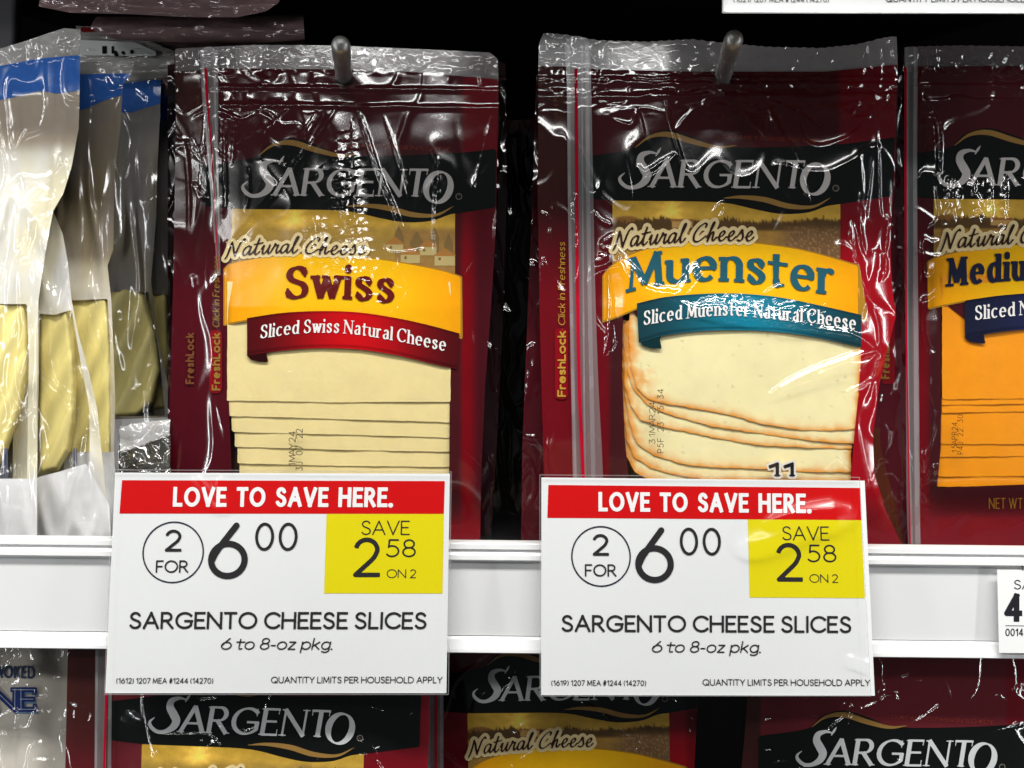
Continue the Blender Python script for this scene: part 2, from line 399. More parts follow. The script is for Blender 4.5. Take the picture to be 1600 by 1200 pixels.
def pen(dx, dy, st):
    if st.get('nib') is None: return np.full(np.shape(dx), st['wt'])
    th = np.arctan2(dy, dx) - math.radians(st['nib'])
    return st['thin'] + (st['wt']-st['thin'])*np.abs(np.sin(th))**1.2

def text_segs(s, base, H, st, fit=True, up=None, H1=None):
    """segments (x0,y0,x1,y1,r0,r1,flat0,flat1) in photograph pixels of a line of text set on a baseline"""
    base = cat(base, 10) if len(base) > 2 else np.array(base, float)
    seg = np.linalg.norm(np.diff(base, axis=0), axis=1); arc = np.concatenate([[0], np.cumsum(seg)]); L = arc[-1]
    ch = base[-1]-base[0]; ch = ch/np.linalg.norm(ch)
    if up is None: up = np.array([ch[1], -ch[0]])
    up = np.array(up, float)
    GS = SC if st.get('script') else G
    tr = st.get('track', .085); mono = st.get('mono')
    ws = [mono if mono else GS[c][0] for c in s]
    sv = st.get('serif', 0)
    pads = [(st['wt'] + tr + (sv and .03)) if c != ' ' else tr+st.get('space', 0) for c in s]
    tot = sum(ws); padt = sum(pads)-tr
    Hm = H if H1 is None else .5*(H+H1)
    cx = (L/Hm - padt)/tot if fit else 1.0
    cx = max(cx, .25)
    out = []; x = 0.0
    thn = st['thin']
    def mp(gx, gy, xo):
        gy2 = thn/2+gy*(1-thn)
        u = xo + gx + st.get('slant', 0)*gy2
        q = u*Hm
        bx = np.interp(q, arc, base[:, 0]); by = np.interp(q, arc, base[:, 1])
        bx = bx + np.where(q < 0, q, 0)*ch[0] + np.where(q > L, q-L, 0)*ch[0]
        by = by + np.where(q < 0, q, 0)*ch[1] + np.where(q > L, q-L, 0)*ch[1]
        h = H if H1 is None else H+(H1-H)*np.clip(q/L, 0, 1)
        return bx+up[0]*gy2*h, by+up[1]*gy2*h
    for c, w, pd in zip(s, ws, pads):
        if c != ' ':
            gw, strokes, serifs = GS[c]
            off = (mono-gw)/2 if mono else 0
            for si, stn in enumerate(strokes):
                p = np.array(stn, float); gx = (p[:, 0]+off)*cx+st['wt']/2; gy = p[:, 1]
                X, Y = mp(gx, gy, x)
                dx = np.diff(gx); dy = np.diff(gy)
                w_ = pen(dx, dy, st)
                if sv and si in THIN.get(c, ()): w_ = w_*0+st['thin']*1.25
                wv = np.concatenate([[w_[0]], .5*(w_[1:]+w_[:-1]), [w_[-1]]])*Hm/2
                n = len(p)
                if not st.get('script'):
                    e = thn*Hm/2
                    for (i0, i1) in ((0, 1), (n-1, n-2)):
                        if math.hypot(gx[i0]-gx[i1], gy[i0]-gy[i1]) > .11:
                            vx, vy = X[i0]-X[i1], Y[i0]-Y[i1]; q = math.hypot(vx, vy)
                            X[i0] += vx/q*e; Y[i0] += vy/q*e
                clo = np.hypot(*(p[0]-p[-1])) < 1e-6
                rnd = st.get('script', False) or np.abs(p[0]-p[-1]).sum() < .1
                for i in range(n-1):
                    if c == '.': wv = wv*0+st['wt']*Hm*.62
                    out.append((X[i], Y[i], X[i+1], Y[i+1], wv[i], wv[i+1], 0 if (i > 0 or clo or rnd) else 1, 0 if (i < n-2 or clo or rnd) else 1))
            if sv:
                for (sx, sy, l, r) in serifs:
                    if r == 'v':
                        gx = np.array([sx+off, sx+off])*cx+st['wt']/2; gy = np.array([sy, l], float)
                        X, Y = mp(gx, gy, x)
                        out.append((X[0], Y[0], X[1], Y[1], sv*Hm*.5, sv*Hm*.5, 1, 1)); continue
                    gx = np.array([(sx+off)*cx-l-st['wt']*.25, (sx+off)*cx+r+st['wt']*.25])+st['wt']/2; gy = np.array([sy, sy], float)
                    X, Y = mp(gx, gy, x)
                    out.append((X[0], Y[0], X[1], Y[1], sv*Hm*.6, sv*Hm*.6, 1, 1))
        x += w*cx+pd
    return np.array(out) if out else np.zeros((0, 8))

def stroke_segs(pts, flat=True):
    """pts: (x, y, halfwidth) rows"""
    p = np.array(pts, float); n = len(p)
    return np.array([(p[i, 0], p[i, 1], p[i+1, 0], p[i+1, 1], p[i, 2], p[i+1, 2], int(flat and i == 0), int(flat and i == n-2)) for i in range(n-1)])

def seg_field(segs, step, grow=0.0):
    pad = 3+grow+max(1.0, float(np.max(segs[:, 4:6])))
    g = Grid(math.floor(segs[:, [0, 2]].min()-pad), math.floor(segs[:, [1, 3]].min()-pad), math.ceil(segs[:, [0, 2]].max()+pad), math.ceil(segs[:, [1, 3]].max()+pad), step)
    F = np.full(g.X.shape, -2.0*step-1.0)
    for (ax, ay, bx, by, r0, r1, f0, f1) in segs:
        m = max(r0, r1)+grow+1.5*step+.5
        i0 = max(int((min(ax, bx)-m-g.x0)/step), 0); i1 = int((max(ax, bx)+m-g.x0)/step)+2
        j0 = max(int((min(ay, by)-m-g.y0)/step), 0); j1 = int((max(ay, by)+m-g.y0)/step)+2
        X = g.X[j0:j1, i0:i1]; Y = g.Y[j0:j1, i0:i1]
        ex, ey = bx-ax, by-ay; L2 = ex*ex+ey*ey
        if L2 < 1e-9: continue
        tr = ((X-ax)*ex+(Y-ay)*ey)/L2; t = np.clip(tr, 0, 1)
        d = np.hypot(X-ax-t*ex, Y-ay-t*ey)
        f = r0+(r1-r0)*t+grow-d
        L = math.sqrt(L2)
        if f0: f = np.minimum(f, tr*L+grow)
        if f1: f = np.minimum(f, (1-tr)*L+grow)
        sub = F[j0:j1, i0:i1]
        np.maximum(sub, f, out=sub)
    return g, F
# ------------------------------------------------------------------ packages
def smooth(a, b, v):
    t = np.clip((v-a)/(b-a), 0, 1); return t*t*(3-2*t)

def build(name, parent, g, F, yfun, mat, colfun=None, smooth_=True):
    r = march(g, F)
    if r is None: return None
    X, Y, fs = r
    v = W3(X, Y, yfun(X, Y))
    c = None
    if colfun is not None: c = colfun(X, Y) if callable(colfun) else np.asarray(colfun)
    return link_mesh(name, v, fs, mat, parent, c, smooth_)

def solid(name, parent, poly, step, yfun, thick, mat, colfun=None, rnd=4.0, wob=0.0, seed=0):
    """slab with a rounded front rim and a back face"""
    p = np.array(poly, float)
    g = Grid(p[:, 0].min()-4*step, p[:, 1].min()-4*step, p[:, 0].max()+4*step, p[:, 1].max()+4*step, step)
    F = poly_sd(g.X, g.Y, p)
    if wob: F = F + wob*pn(g.X/14, g.Y/14, seed) + wob*.5*pn(g.X/5, g.Y/5, seed+3)
    X, Y, fs = march(g, F)
    sd = np.clip(poly_sd(X, Y, p) + (wob*pn(X/14, Y/14, seed) + wob*.5*pn(X/5, Y/5, seed+3) if wob else 0), 0, 400)
    full = sd; sd = np.minimum(sd, rnd)
    q = np.sqrt(np.clip(1-(1-sd/max(rnd, .01))**2, 0, 1)); sd = full
    y0 = yfun(X, Y)
    front = W3(X, Y, y0 + thick*(1-q)); back = W3(X, Y, y0 + thick*1.02)
    n = len(X)
    walls = []
    if rnd <= .5:                    # square-cut slab: flat front, separate side wall
        front = W3(X, Y, y0)
        E2 = np.concatenate([np.stack([f[:, i], f[:, (i+1) % f.shape[1]]], 1) for f in fs for i in range(f.shape[1])])
        key = E2[:, 0].astype(np.int64)*n+E2[:, 1]; rev = E2[:, 1].astype(np.int64)*n+E2[:, 0]
        B = E2[~np.isin(key, rev)]
        ids = np.unique(B); mp_ = np.zeros(n, int); mp_[ids] = np.arange(len(ids)); m = len(ids)
        a = mp_[B[:, 0]]; b = mp_[B[:, 1]]
        V = np.vstack([front, back, front[ids], back[ids]])
        walls = [np.stack([2*n+b, 2*n+a, 2*n+m+a, 2*n+m+b], 1)]
        c = None
        if colfun is not None:
            c = colfun(X, Y, sd) if callable(colfun) else np.broadcast_to(colfun, (n, 3))
            c = np.vstack([c, c, c[ids], c[ids]])
        return link_mesh(name, V, fs+[f[:, ::-1]+n for f in fs]+walls, mat, parent, c)
    c = None
    if colfun is not None:
        c = colfun(X, Y, sd) if callable(colfun) else np.broadcast_to(colfun, (n, 3))
        c = np.vstack([c, c])
    return link_mesh(name, np.vstack([front, back]), fs+[f[:, ::-1]+n for f in fs], mat, parent, c)

def field_poly(poly, step, grow=0):
    p = np.array(poly, float)
    g = Grid(math.floor(p[:, 0].min()-4*step), math.floor(p[:, 1].min()-4*step), p[:, 0].max()+4*step, p[:, 1].max()+4*step, step)
    return g, poly_sd(g.X, g.Y, p)+grow

def quad(name, parent, q, off, surf, col, mat, nu=14, nv=10):
    q = np.array(q, float); u, v = np.meshgrid(np.linspace(0, 1, nu+1), np.linspace(0, 1, nv+1))
    u = u.ravel()[:, None]; v = v.ravel()[:, None]
    p = (q[0]*(1-u)+q[1]*u)*(1-v)+(q[3]*(1-u)+q[2]*u)*v
    X, Y = p[:, 0], p[:, 1]
    i = np.arange((nu+1)*(nv+1)).reshape(nv+1, nu+1)
    f = np.stack([i[:-1, :-1], i[1:, :-1], i[1:, 1:], i[:-1, 1:]], -1).reshape(-1, 4)
    return link_mesh(name, W3(X, Y, surf(X, Y)-off), [f], mat, parent, col(X, Y) if callable(col) else np.asarray(col))
def zig(pts, per=5.5, amp=2.2):
    # pinked (saw-toothed) cut along the top edge of a bag
    p = np.array(pts, float); out = []
    for a, b in zip(p[:-1], p[1:]):
        n = max(1, int(np.hypot(*(b-a))/per))
        for k in range(n):
            t = k/n; out.append(tuple(a+(b-a)*t)); m = a+(b-a)*(t+.5/n); out.append((m[0], m[1]+amp))
    out.append(tuple(p[-1])); return out
CLIP = []
def clipf(g, F):
    return np.minimum(F, poly_sd(g.X, g.Y, CLIP[0])-1.0) if CLIP else F
def flat(name, parent, poly, off, surf, col, step=3, mat=None):
    g, F = field_poly(poly, step); F = clipf(g, F)
    return build(name, parent, g, F, lambda x, y: surf(x, y)-off, mat or M_PRINT, col)
def ink(name, parent, segs, off, surf, col, step=1.0, grow=0, mat=None):
    g, F = seg_field(segs, step, grow)
    return build(name, parent, g, F, lambda x, y: surf(x, y)-off, mat or M_PRINT, col)
def words(s, parent, base, H, st, off, surf, col, step=1.0, **k):
    seg = text_segs(s, base, H, st, **k)
    return ink("lettering", parent, seg, off, surf, col, step), seg

def band(top, bot, n=10):
    return np.vstack([cat(top, n), cat(bot, n)[::-1]])

def crease(X, Y, pts, w, a, jag=0.0, seed=0):
    """height of a crease along pts; w half width in pixels, a height in metres"""
    p = cat(pts, 6)
    H = np.zeros(X.shape)
    m = 4*w+4+jag*3
    sel = (X > p[:, 0].min()-m) & (X < p[:, 0].max()+m) & (Y > p[:, 1].min()-m) & (Y < p[:, 1].max()+m)
    if not sel.any(): return H
    x = X[sel]; y = Y[sel]
    if jag:
        x, y = x+jag*2*pn(x/9, y/9, seed), y+jag*2*pn(x/9+5, y/9+3, seed)
    best = np.full(x.shape, 1e9); tt = np.zeros(x.shape)
    n = len(p)-1
    for i in range(n):
        ax, ay = p[i]; ex, ey = p[i+1]-p[i]; L = ex*ex+ey*ey
        if L < 1e-9: continue
        t = np.clip(((x-ax)*ex+(y-ay)*ey)/L, 0, 1)
        d = np.hypot(x-ax-t*ex, y-ay-t*ey)
        k = d < best
        best[k] = d[k]; tt[k] = (i+t[k])/n
    tap = np.clip(np.minimum(tt, 1-tt)*6, 0, 1)**.6
    H[sel] = .5*a*np.exp(-np.abs(best/(1.3*w*(.35+.65*tap)))**1.5)*tap
    return H

def glare_saw(X, Y, th, per=13.0, seed=0):
    # shallow pleats: each leans back by th degrees, then steps forward again
    p = (Y+4*pn(X/12, Y/16, seed)+1.3*pn(X/4.5, Y/5, seed+1)+(X*.12))/per
    return np.tan(np.radians(th))*S*per*(p-np.floor(p))
def film(name, parent, poly, surf, off, height, mat, step=2):
    g, F = field_poly(poly, step)
    hf = lambda x, y: surf(x, y) - off - height(x, y)
    o = build(name, parent, g, F, hf, mat)
    return o

# albedos of the printed inks
C_MAR = np.array([.060, .007, .010]); C_RED = np.array([.33, .003, .010]); C_BLACK = np.array([.005, .0062, .006])
C_GOLD = np.array([.88, .40, .012]); C_GOLDRIM = np.array([.40, .20, .02]); C_SWOOSH = np.array([.30, .17, .045])
C_SILVER = np.array([.50, .475, .46]); C_CREAM = np.array([.90, .76, .42]); C_INKBR = np.array([.035, .014, .01])
C_WHITE = np.array([.82, .80, .78])

class TF:
    """places a point of the pack artwork (drawn in the middle pack's own frame) on another pack"""
    def __init__(s, ox, oy, sc_=1.0, rot=0.0):
        s.o = (ox, oy); s.s = sc_; s.r = math.radians(rot)
    def __call__(s, pts):
        p = np.array(pts, float); q = p.copy()
        x = (p[..., 0]-966)*s.s; y = (p[..., 1]-296)*s.s
        q[..., 0] = s.o[0]+x*math.cos(s.r)-y*math.sin(s.r); q[..., 1] = s.o[1]+x*math.sin(s.r)+y*math.cos(s.r)
        return q
    def seg(s, sg):
        q = sg.copy(); q[:, 0:2] = s(sg[:, 0:2]); q[:, 2:4] = s(sg[:, 2:4]); q[:, 4:6] *= s.s
        return q

def logo_print(panel, surf, tf, step=1.0, o=.0001, silver=C_SILVER, tm=True, slogan=True):
    top = [(905, 246), (985, 233), (1008, 213), (1045, 203), (1085, 214), (1140, 230), (1300, 226), (1402, 214)]
    bot = [(905, 308), (957, 313), (1020, 314), (1100, 315), (1140, 318), (1180, 327), (1220, 334), (1262, 332), (1292, 322), (1318, 318), (1402, 305)]
    flat("black_band", panel, tf(band(top, bot)), o*2, surf, C_BLACK, 4)
    z = lambda a: [(960+x/4.444, 220+y/4.444, w/4.444) for x, y, w in a]
    S1 = stroke_segs(cat(z([(292, 88, 5), (245, 80, 11), (192, 100, 20), (180, 145, 27), (205, 195, 30), (226, 240, 29), (205, 287, 24), (150, 320, 15), (92, 322, 13), (48, 290, 13), (38, 255, 9), (72, 222, 2)]), 8), False)
    S2 = stroke_segs(z([(324, 47, 2), (308, 72, 9), (288, 104, 4)]), False)
    T = text_segs("ARGENT", [(1014, 292.8), (1256, 294.5)], 43.5, LOGO)
    ring = E(1395, 265, 84, 106, 0, 360, 40)
    th = [(x+.14*(265-y), y) for x, y in ring]
    ow = []
    for i, (x, y) in enumerate(th):
        a = math.radians(i*360/39)
        ow.append((960+x/4.444, 220+y/4.444, (6+17*abs(math.cos(a-.25))**1.3)/4.444))
    O = stroke_segs(ow, False)
    sg = np.vstack([S1, S2, T, O])
    ink("brand_lettering", panel, tf.seg(sg), o*5, surf, silver, step)
    sw1 = stroke_segs(cat([(992, 231, .4), (1015, 214, 2.2), (1045, 210, 4.2), (1082, 221, 4.2), (1120, 230, 2.6), (1152, 227, .4)], 6), False)
    sw2 = stroke_segs(cat([(1127, 310, .4), (1157, 308, 2.6), (1195, 312, 4.2), (1232, 322, 4.0), (1270, 323, 2.2), (1298, 309, .4)], 6), False)
    ink("gold_swoosh", panel, tf.seg(sw1), o*4, surf, C_SWOOSH, 1.5)
    ink("gold_swoosh", panel, tf.seg(sw2), o*4, surf, C_SWOOSH, 1.5)
    if tm:
        r = stroke_segs([(x, y, .7) for x, y in E(1306, 294, 4.6, 4.6, 0, 360, 16)], False)
        ink("registered_mark", panel, tf.seg(np.vstack([r, text_segs("R", [(1304.4, 296.4), (1307.8, 296.4)], 4.6, SANS)])), o*5, surf, [.16, .15, .13], .8)
    if slogan:
        sg = text_segs("OUR FAMILY'S PASSION IS CHEESE", [(1122, 216), (1292, 224)], 6.5, SANS)
        ink("slogan_lettering", panel, tf.seg(sg), o*4, surf, [.30, .045, .02], .8)

def landscape(panel, surf, tf, kind, box, o=.0001, step=2.0):
    x0, y0, x1, y1 = box
    def colf(X, Y):
        # artwork coordinates: undo the placement
        u = ((X-tf.o[0])*math.cos(tf.r)+(Y-tf.o[1])*math.sin(tf.r))/tf.s+966
        v = (-(X-tf.o[0])*math.sin(tf.r)+(Y-tf.o[1])*math.cos(tf.r))/tf.s+296
        c = np.zeros((len(X), 3))
        sky = np.array([.50, .30, .035]); sky2 = np.array([.62, .38, .06])
        t = smooth(315, 350, v)[:, None]
        c[:] = sky*(1-t)+sky2*t
        sun = np.exp(-((u-1048)**2+(v-328)**2)/300.)
        rays = np.exp(-((u-1048)**2+(v-328)**2)/2600.)*(.6+.4*np.cos(np.arctan2(v-328, u-1048)*9))
        c += (sun*.7+rays*.22)[:, None]*np.array([.9, .55, .1])
        n = fbm(u/22, v/14, 3)
        def over(mask, col):
            m = np.clip(mask, 0, 1)[:, None]; c[:] = c*(1-m)+np.array(col)*m
        if kind == 'trees':
            ridge_y = 345+7*pn(u/40, u*0, 2)-5*np.exp(-((u-985)/25)**2)
            over(smooth(-2, 2, v-ridge_y), [.25, .12, .03])
            tree = 350-14*np.abs(pn(u/5, u*0+3, 6))-8*np.abs(pn(u/2.5, u*0+1, 9))-6*smooth(.0, .5, pn(u/45, u*0, 12))
            over(smooth(-1, 2, v-tree)*(1-smooth(358, 364, v)), [.10, .055, .02])
            rows = .5+.5*np.sin((u-1180)/(4+(v-345)*.22)*1.0)
            over(smooth(358, 364, v), [.42, .24, .05]); over(smooth(360, 370, v)*rows*.5, [.24, .12, .03])
            shr = smooth(1200, 1250, u+(v-360)*.4)*smooth(350, 362, v)
            over(shr, [.20, .105, .045]); over(shr*smooth(.1, .4, pn(u/3.5, v/3.5, 4)), [.36, .22, .10])
            hs = (np.abs(u-1066) < 17) & (np.abs(v-350) < 6)
            over(hs*1.0, [.55, .32, .10]); over(((np.abs(u-1066) < 18) & (np.abs(v-344.5) < 1.6))*1.0, [.34, .13, .04])
        else:
            over(smooth(-4, 10, v-338-8*pn(u/50, u*0, 2))*(u < 1230), [.42, .26, .05])
            over(smooth(350, 365, v)*(.4+.3*n), [.20, .13, .04])
            over((u > 1205)*smooth(338, 350, v), [.30, .17, .05])
        c *= (1+.22*n+.12*pn(u/3, v/3, 8))[:, None]
        return np.clip(c, .002, .95)
    p = tf([(x0, y0), (x1, y0), (x1, y1), (x0, y1)])
    lp = flat("landscape_print", panel, p, o, surf, colf, step)
    if kind == 'village':
        W_, O_, K_ = [.46, .36, .15], [.36, .165, .04], [.20, .125, .045]
        def q(pts, c, k):
            flat("village_house_print", panel, tf(pts), o*(1.6+.25*k), surf, np.array(c), 2)
        for k, (x, y, w, h) in enumerate([(1212, 352, 16, 30), (1268, 352, 14, 34), (1240, 360, 22, 20), (1290, 362, 14, 26)]):
            q([(x-w/2, y+h), (x-w/2, y+6), (x, y-12), (x+w/2, y+6), (x+w/2, y+h)], K_, 0)
        for k, (x, y, w, h) in enumerate([(1206, 368, 26, 12), (1258, 372, 26, 14), (1230, 384, 30, 14), (1284, 386, 32, 16)]):
            q([(x-w/2, y+h), (x-w/2, y), (x+w/2, y), (x+w/2, y+h)], W_, 1)
            q([(x-w/2-3, y+1), (x, y-12), (x+w/2+3, y+1)], O_, 2)
            for t in (-.25,):
                q([(x+t*w-2, y+3), (x+t*w+2, y+3), (x+t*w+2, y+8), (x+t*w-2, y+8)], K_, 3)

def script_line(panel, surf, base, H, o=.0001, halo=5.5):
    sg = text_segs("Natural Cheese", base, H, SCRIPT)
    ink("lettering_halo", panel, sg, o*6, surf, C_CREAM*np.array([.85, .8, .75]), 1.5, grow=halo)
    ink("script_lettering", panel, sg, o*9, surf, C_INKBR, 1.0)

def banner(panel, surf, top, bot, o=.0001):
    t, b = np.array(top, float), np.array(bot, float)
    flat("banner_rim", panel, band(t+[0, -1.5], b+[0, 2.5]), o*3, surf, C_GOLDRIM, 3)
    xa, xb = t[:, 0].min(), t[:, 0].max()
    def cf(X, Y):
        u = (X-xa)/(xb-xa)
        k = smooth(0, .35, u)*(1-smooth(.65, 1, u))
        c = np.array([.84, .34, .004])*(1-k)[:, None]+np.array([.86, .47, .006])*k[:, None]
        return c*(1-.25*np.exp(-((u-.02)/.012)**2))[:, None]
    inner = band(t+[0, .6], b)
    inner[:, 0] = np.clip(inner[:, 0], xa+2, xb-2.5)
    flat("gold_banner", panel, inner, o*4, surf, cf, 3)

def ribbon(panel, surf, top, bot, c0, c1, cd, fold, o=.0001):
    t, b = np.array(top, float), np.array(bot, float)
    xa, xb = t[:, 0].min(), t[:, 0].max()
    flat("ribbon_fold", panel, fold, o*5, surf, np.array(cd)*.45, 2)
    def cf(X, Y):
        u = (X-xa)/(xb-xa); k = np.exp(-((u-.5)/.27)**2)
        c = np.array(c0)*(1-k)[:, None]+np.array(c1)*k[:, None]
        yt = np.interp(X, cat(t)[:, 0], cat(t)[:, 1]); yb = np.interp(X, cat(b)[:, 0], cat(b)[:, 1])
        v = (Y-yt)/(yb-yt)
        e = np.exp(-((v-.93)/.03)**2)*.5+np.exp(-((v-.03)/.03)**2)*.4
        return c*(1-e)[:, None]
    flat("ribbon", panel, band(t, b), o*6, surf, cf, 2)

def slab_surf(y): return lambda X, Y: np.full(np.shape(X), y, float)

def peg(label, p0, p1, r=.0041):
    a = np.array(W(*p0)); b = np.array(W(*p1)); d = b-a; L0 = np.linalg.norm(d); d /= L0
    back = a-d*(.30/abs(d[1]))
    t = root("display_peg", label, "peg", p0[0], p0[1], .30, "steel display pegs")
    t.location = back; t['_wl'] = [float(v) for v in back]
    u = np.cross(d, [0, 0, 1]); u /= np.linalg.norm(u); v = np.cross(u, d)
    L = np.linalg.norm(b-back)
    prof = [(0, r), (L-.024, r), (L-.0235, r*1.0), (L-.020, r*1.02), (L-.0195, r*1.07), (L-.005, r*1.07), (L-.003, r*1.0), (L-.0015, r*.85), (L-.0004, r*.55), (L, .0001)]
    n = 28; V = []
    for s, rr in prof:
        for k in range(n):
            q = 2*math.pi*k/n; V.append(back+d*s+rr*(u*math.cos(q)+v*math.sin(q)))
    V = np.array(V); F = []
    for i in range(len(prof)-1):
        for k in range(n):
            F.append((i*n+k, i*n+(k+1) % n, (i+1)*n+(k+1) % n, (i+1)*n+k))
    split = 3*n
    F = np.array(F)
    link_mesh("rod", V[:4*n], [F[:split]], M_PEG, t)
    link_mesh("tip_cap", V[3*n:], [F[split:]-3*n], M_PEG, t)
    return t
# ------------------------------------------------------------------ the display case and its shelf edges
def quad_box(name, parent, x0, x1, y0, y1, z0, z1, mat):
    v = np.array([(x, y, z) for x in (x0, x1) for y in (y0, y1) for z in (z0, z1)], float)
    f = np.array([(0, 1, 3, 2), (4, 6, 7, 5), (0, 4, 5, 1), (2, 3, 7, 6), (0, 2, 6, 4), (1, 5, 7, 3)])
    return link_mesh(name, v, [f], mat, parent, smooth=False)
o = quad_box("back_wall", None, -1.0, 1.0, .36, .37, -.9, .9, M_DARK); o['kind'] = "structure"
ROLL = math.radians(.60)
YR = -.060
def rail(name, label, zoff, cat_="shelf edge", YR=YR):
    # profile: (height below the top edge in photograph pixels, depth)
    P = [(44, .345), (44, YR+.010), (0, YR+.0085), (0, YR+.0012), (1.5, YR+.0002), (9, YR), (10.5, YR+.0016), (13.5, YR+.0014), (15, YR-.0004), (18, YR-.0010), (25, YR-.0012), (27.5, YR-.0006),
         (28.5, YR+.0006), (30, YR+.0012), (146, YR+.0022), (147, YR+.0030), (149, YR+.0014), (151, YR+.0010), (166, YR-.0004), (170, YR-.0006), (172.5, YR+.0006), (173.5, YR+.006), (174, .345)]
    t = root(name, label, cat_, 800, 850, 0)
    k = S*(D+YR)/D
    pr = []
    for i, (d, y) in enumerate(P): pr.append((d*k, y))
    xs = np.linspace(-.62, .62, 32)
    V = []
    z_at = (600-849.5)*k + zoff
    for x in xs:
        for d, y in pr:
            V.append((x, y, z_at - d - x*math.tan(ROLL)))
    m = len(pr); V = np.array(V); F = []
    for i in range(len(xs)-1):
        for j in range(m-1):
            F.append((i*m+j, i*m+j+1, (i+1)*m+j+1, (i+1)*m+j))
    F = np.array(F)
    j = np.tile(np.arange(m-1), len(xs)-1)
    link_mesh("shelf_board", V, [F[(j == 0) | (j >= m-2)]], M_DARK, t, smooth=False)
    link_mesh("price_channel", V, [F[(j > 0) & (j < m-2)]], M_RAIL, t, smooth=False)
    # back of the lip closing the board
    return t
rail("shelf", "white plastic shelf edge with empty price channel behind the two sale signs", 0)
rail("shelf", "white shelf above the hanging packs, just over the top of the photo", .3285, YR=-.108)

# ------------------------------------------------------------------ signs
def sale_sign(label, q, yd, code, cov, blank=False, glare=()):
    """q: sheet corners TL TR BR BL in photograph pixels; cov: clear holder corners"""
    q = np.array(q, float); t = root("sale_sign", label, "sale sign", *q[3:4].ravel(), yd, "sale signs on the shelf edge")
    Wd, Hd = 1490.0, 970.0
    def mp(p):
        p = np.array(p, float); u = (p[..., 0]/Wd)[..., None]; v = (p[..., 1]/Hd)[..., None]
        return (q[0]*(1-u)+q[1]*u)*(1-v)+(q[3]*(1-u)+q[2]*u)*v
    cx = q[:, 0].mean(); wd = np.ptp(q[:, 0])
    yt, yb = q[:, 1].min(), q[:, 1].max()
    surf = lambda X, Y: yd - .0022*((Y-yt)/(yb-yt)) + .0012*((X-cx)/wd*2)**2 + .0003*np.sin(X/90+Y/140)
    paper = srgb(228, 230, 230)/1.01
    def pc(X, Y):
        n = fbm(X/60, Y/60, 2)[:, None]
        return paper*(1+.006*n+.008*pn(X/1.7, Y/5, 3)[:, None])
    card = quad("card", t, q, 0, surf, pc, M_CARD, 120, 80)
    g2, F2 = field_poly(mp([(0, 0), (Wd, 0), (Wd, Hd), (0, Hd)]), 12)
    build("card_back", t, g2, F2, lambda x, y: surf(x, y)+.0006, M_CARD, paper)
    e = .00008
    quad("red_band", card, mp([(32, 33), (1468, 33), (1466, 178), (27, 180)]), e, surf, [.60, .001, .002], M_CARD)
    quad("yellow_box", card, mp([(946, 179.5), (1466, 178.5), (1466, 530), (944, 530)]), e*1.3, surf, [.74, .64, .003], M_CARD)
    sc_ = np.linalg.norm(q[2]-q[3])/Wd
    def put(s, x0, x1, yt_, yb_, st, col=None, mat=None, step=.8):
        a, b = mp([(x0, yb_), (x1, yb_)])
        up = mp((x0, yt_))-mp((x0, yb_)); H = np.linalg.norm(up)
        sg = text_segs(s, [a, b], H, st, up=up/H)
        ink("lettering", card, sg, e*2.5, surf, col if col is not None else [.022, .02, .022], step, mat=mat or M_CARD)
    put("LOVE TO SAVE HERE.", 262, 1238, 62, 149, dict(COND, space=.22), [.85, .84, .84])
    ring = E(272, 350, 133, 133, 0, 360, 60)
    rp = mp(ring); ink("price_ring", card, stroke_segs([(x, y, 1.15) for x, y in rp], False), e*2, surf, [.022, .02, .04], 1.0, mat=M_CARD)
    put("2", 232, 308, 250, 347, dict(MED, wt=.135, thin=.135))
    put("FOR", 198, 342, 385, 440, dict(SANS, wt=.125, thin=.125))
    put("6", 427, 603, 218, 468, dict(SANS, wt=.112, thin=.112))
    put("00", 632, 820, 218, 343, dict(SANS, wt=.105, thin=.105, track=.16))
    put("SAVE", 1100, 1315, 208, 272, dict(LIGHT, wt=.09, thin=.09))
    put("2", 1066, 1188, 283, 458, dict(SANS, wt=.115, thin=.115))
    put("58", 1214, 1345, 290, 370, dict(LIGHT, wt=.095, thin=.095, track=.14))
    put("ON 2", 1218, 1348, 423, 462, dict(LIGHT, wt=.10, thin=.10))
    put("SARGENTO CHEESE SLICES", 90, 1398, 612, 688, dict(SANS, wt=.145, thin=.145))
    put("6 to 8-oz pkg.", 494, 986, 726, 779, dict(SANS, wt=.11, thin=.11, slant=.2))
    put(code, 45, 470, 903, 928, dict(SANS, wt=.13, thin=.13), step=.6)
    put("QUANTITY LIMITS PER HOUSEHOLD APPLY", 722, 1472, 897, 926, dict(SANS, wt=.125, thin=.125), step=.6)
    c = np.array(cov, float)
    g, F = field_poly(c, 3)
    hf = lambda x, y: surf(x, y)-.0009-.0005*np.exp(-((x-cx-wd*.1)/(wd*.25))**2)*pn(x/150, y/90, 7)*1.2-.0006*np.exp(-(poly_sd(x, y, c)/3.0)**2)
    hf2 = lambda x, y: hf(x, y)-sum((crease(x, y, *c) for c in glare), 0)
    build("clear_holder", t, g, F, hf2, M_SLEEVE)
    rim = np.vstack([c, c[:1]])
    ink("holder_rim", t, stroke_segs([(x, y, .8) for x, y in rim], False), .0013, surf, None, 1.2, mat=M_ZIP)
    # bracket that carries the sign on the shelf edge
    bx = cx
    p = np.array([(bx-40, 880), (bx+40, 880), (bx+40, 960), (bx-40, 960)], float)
    if not blank: solid("mounting_clip", t, p, 8, slab_surf(yd+.0014), .0040, M_RAIL, rnd=6)
    return t
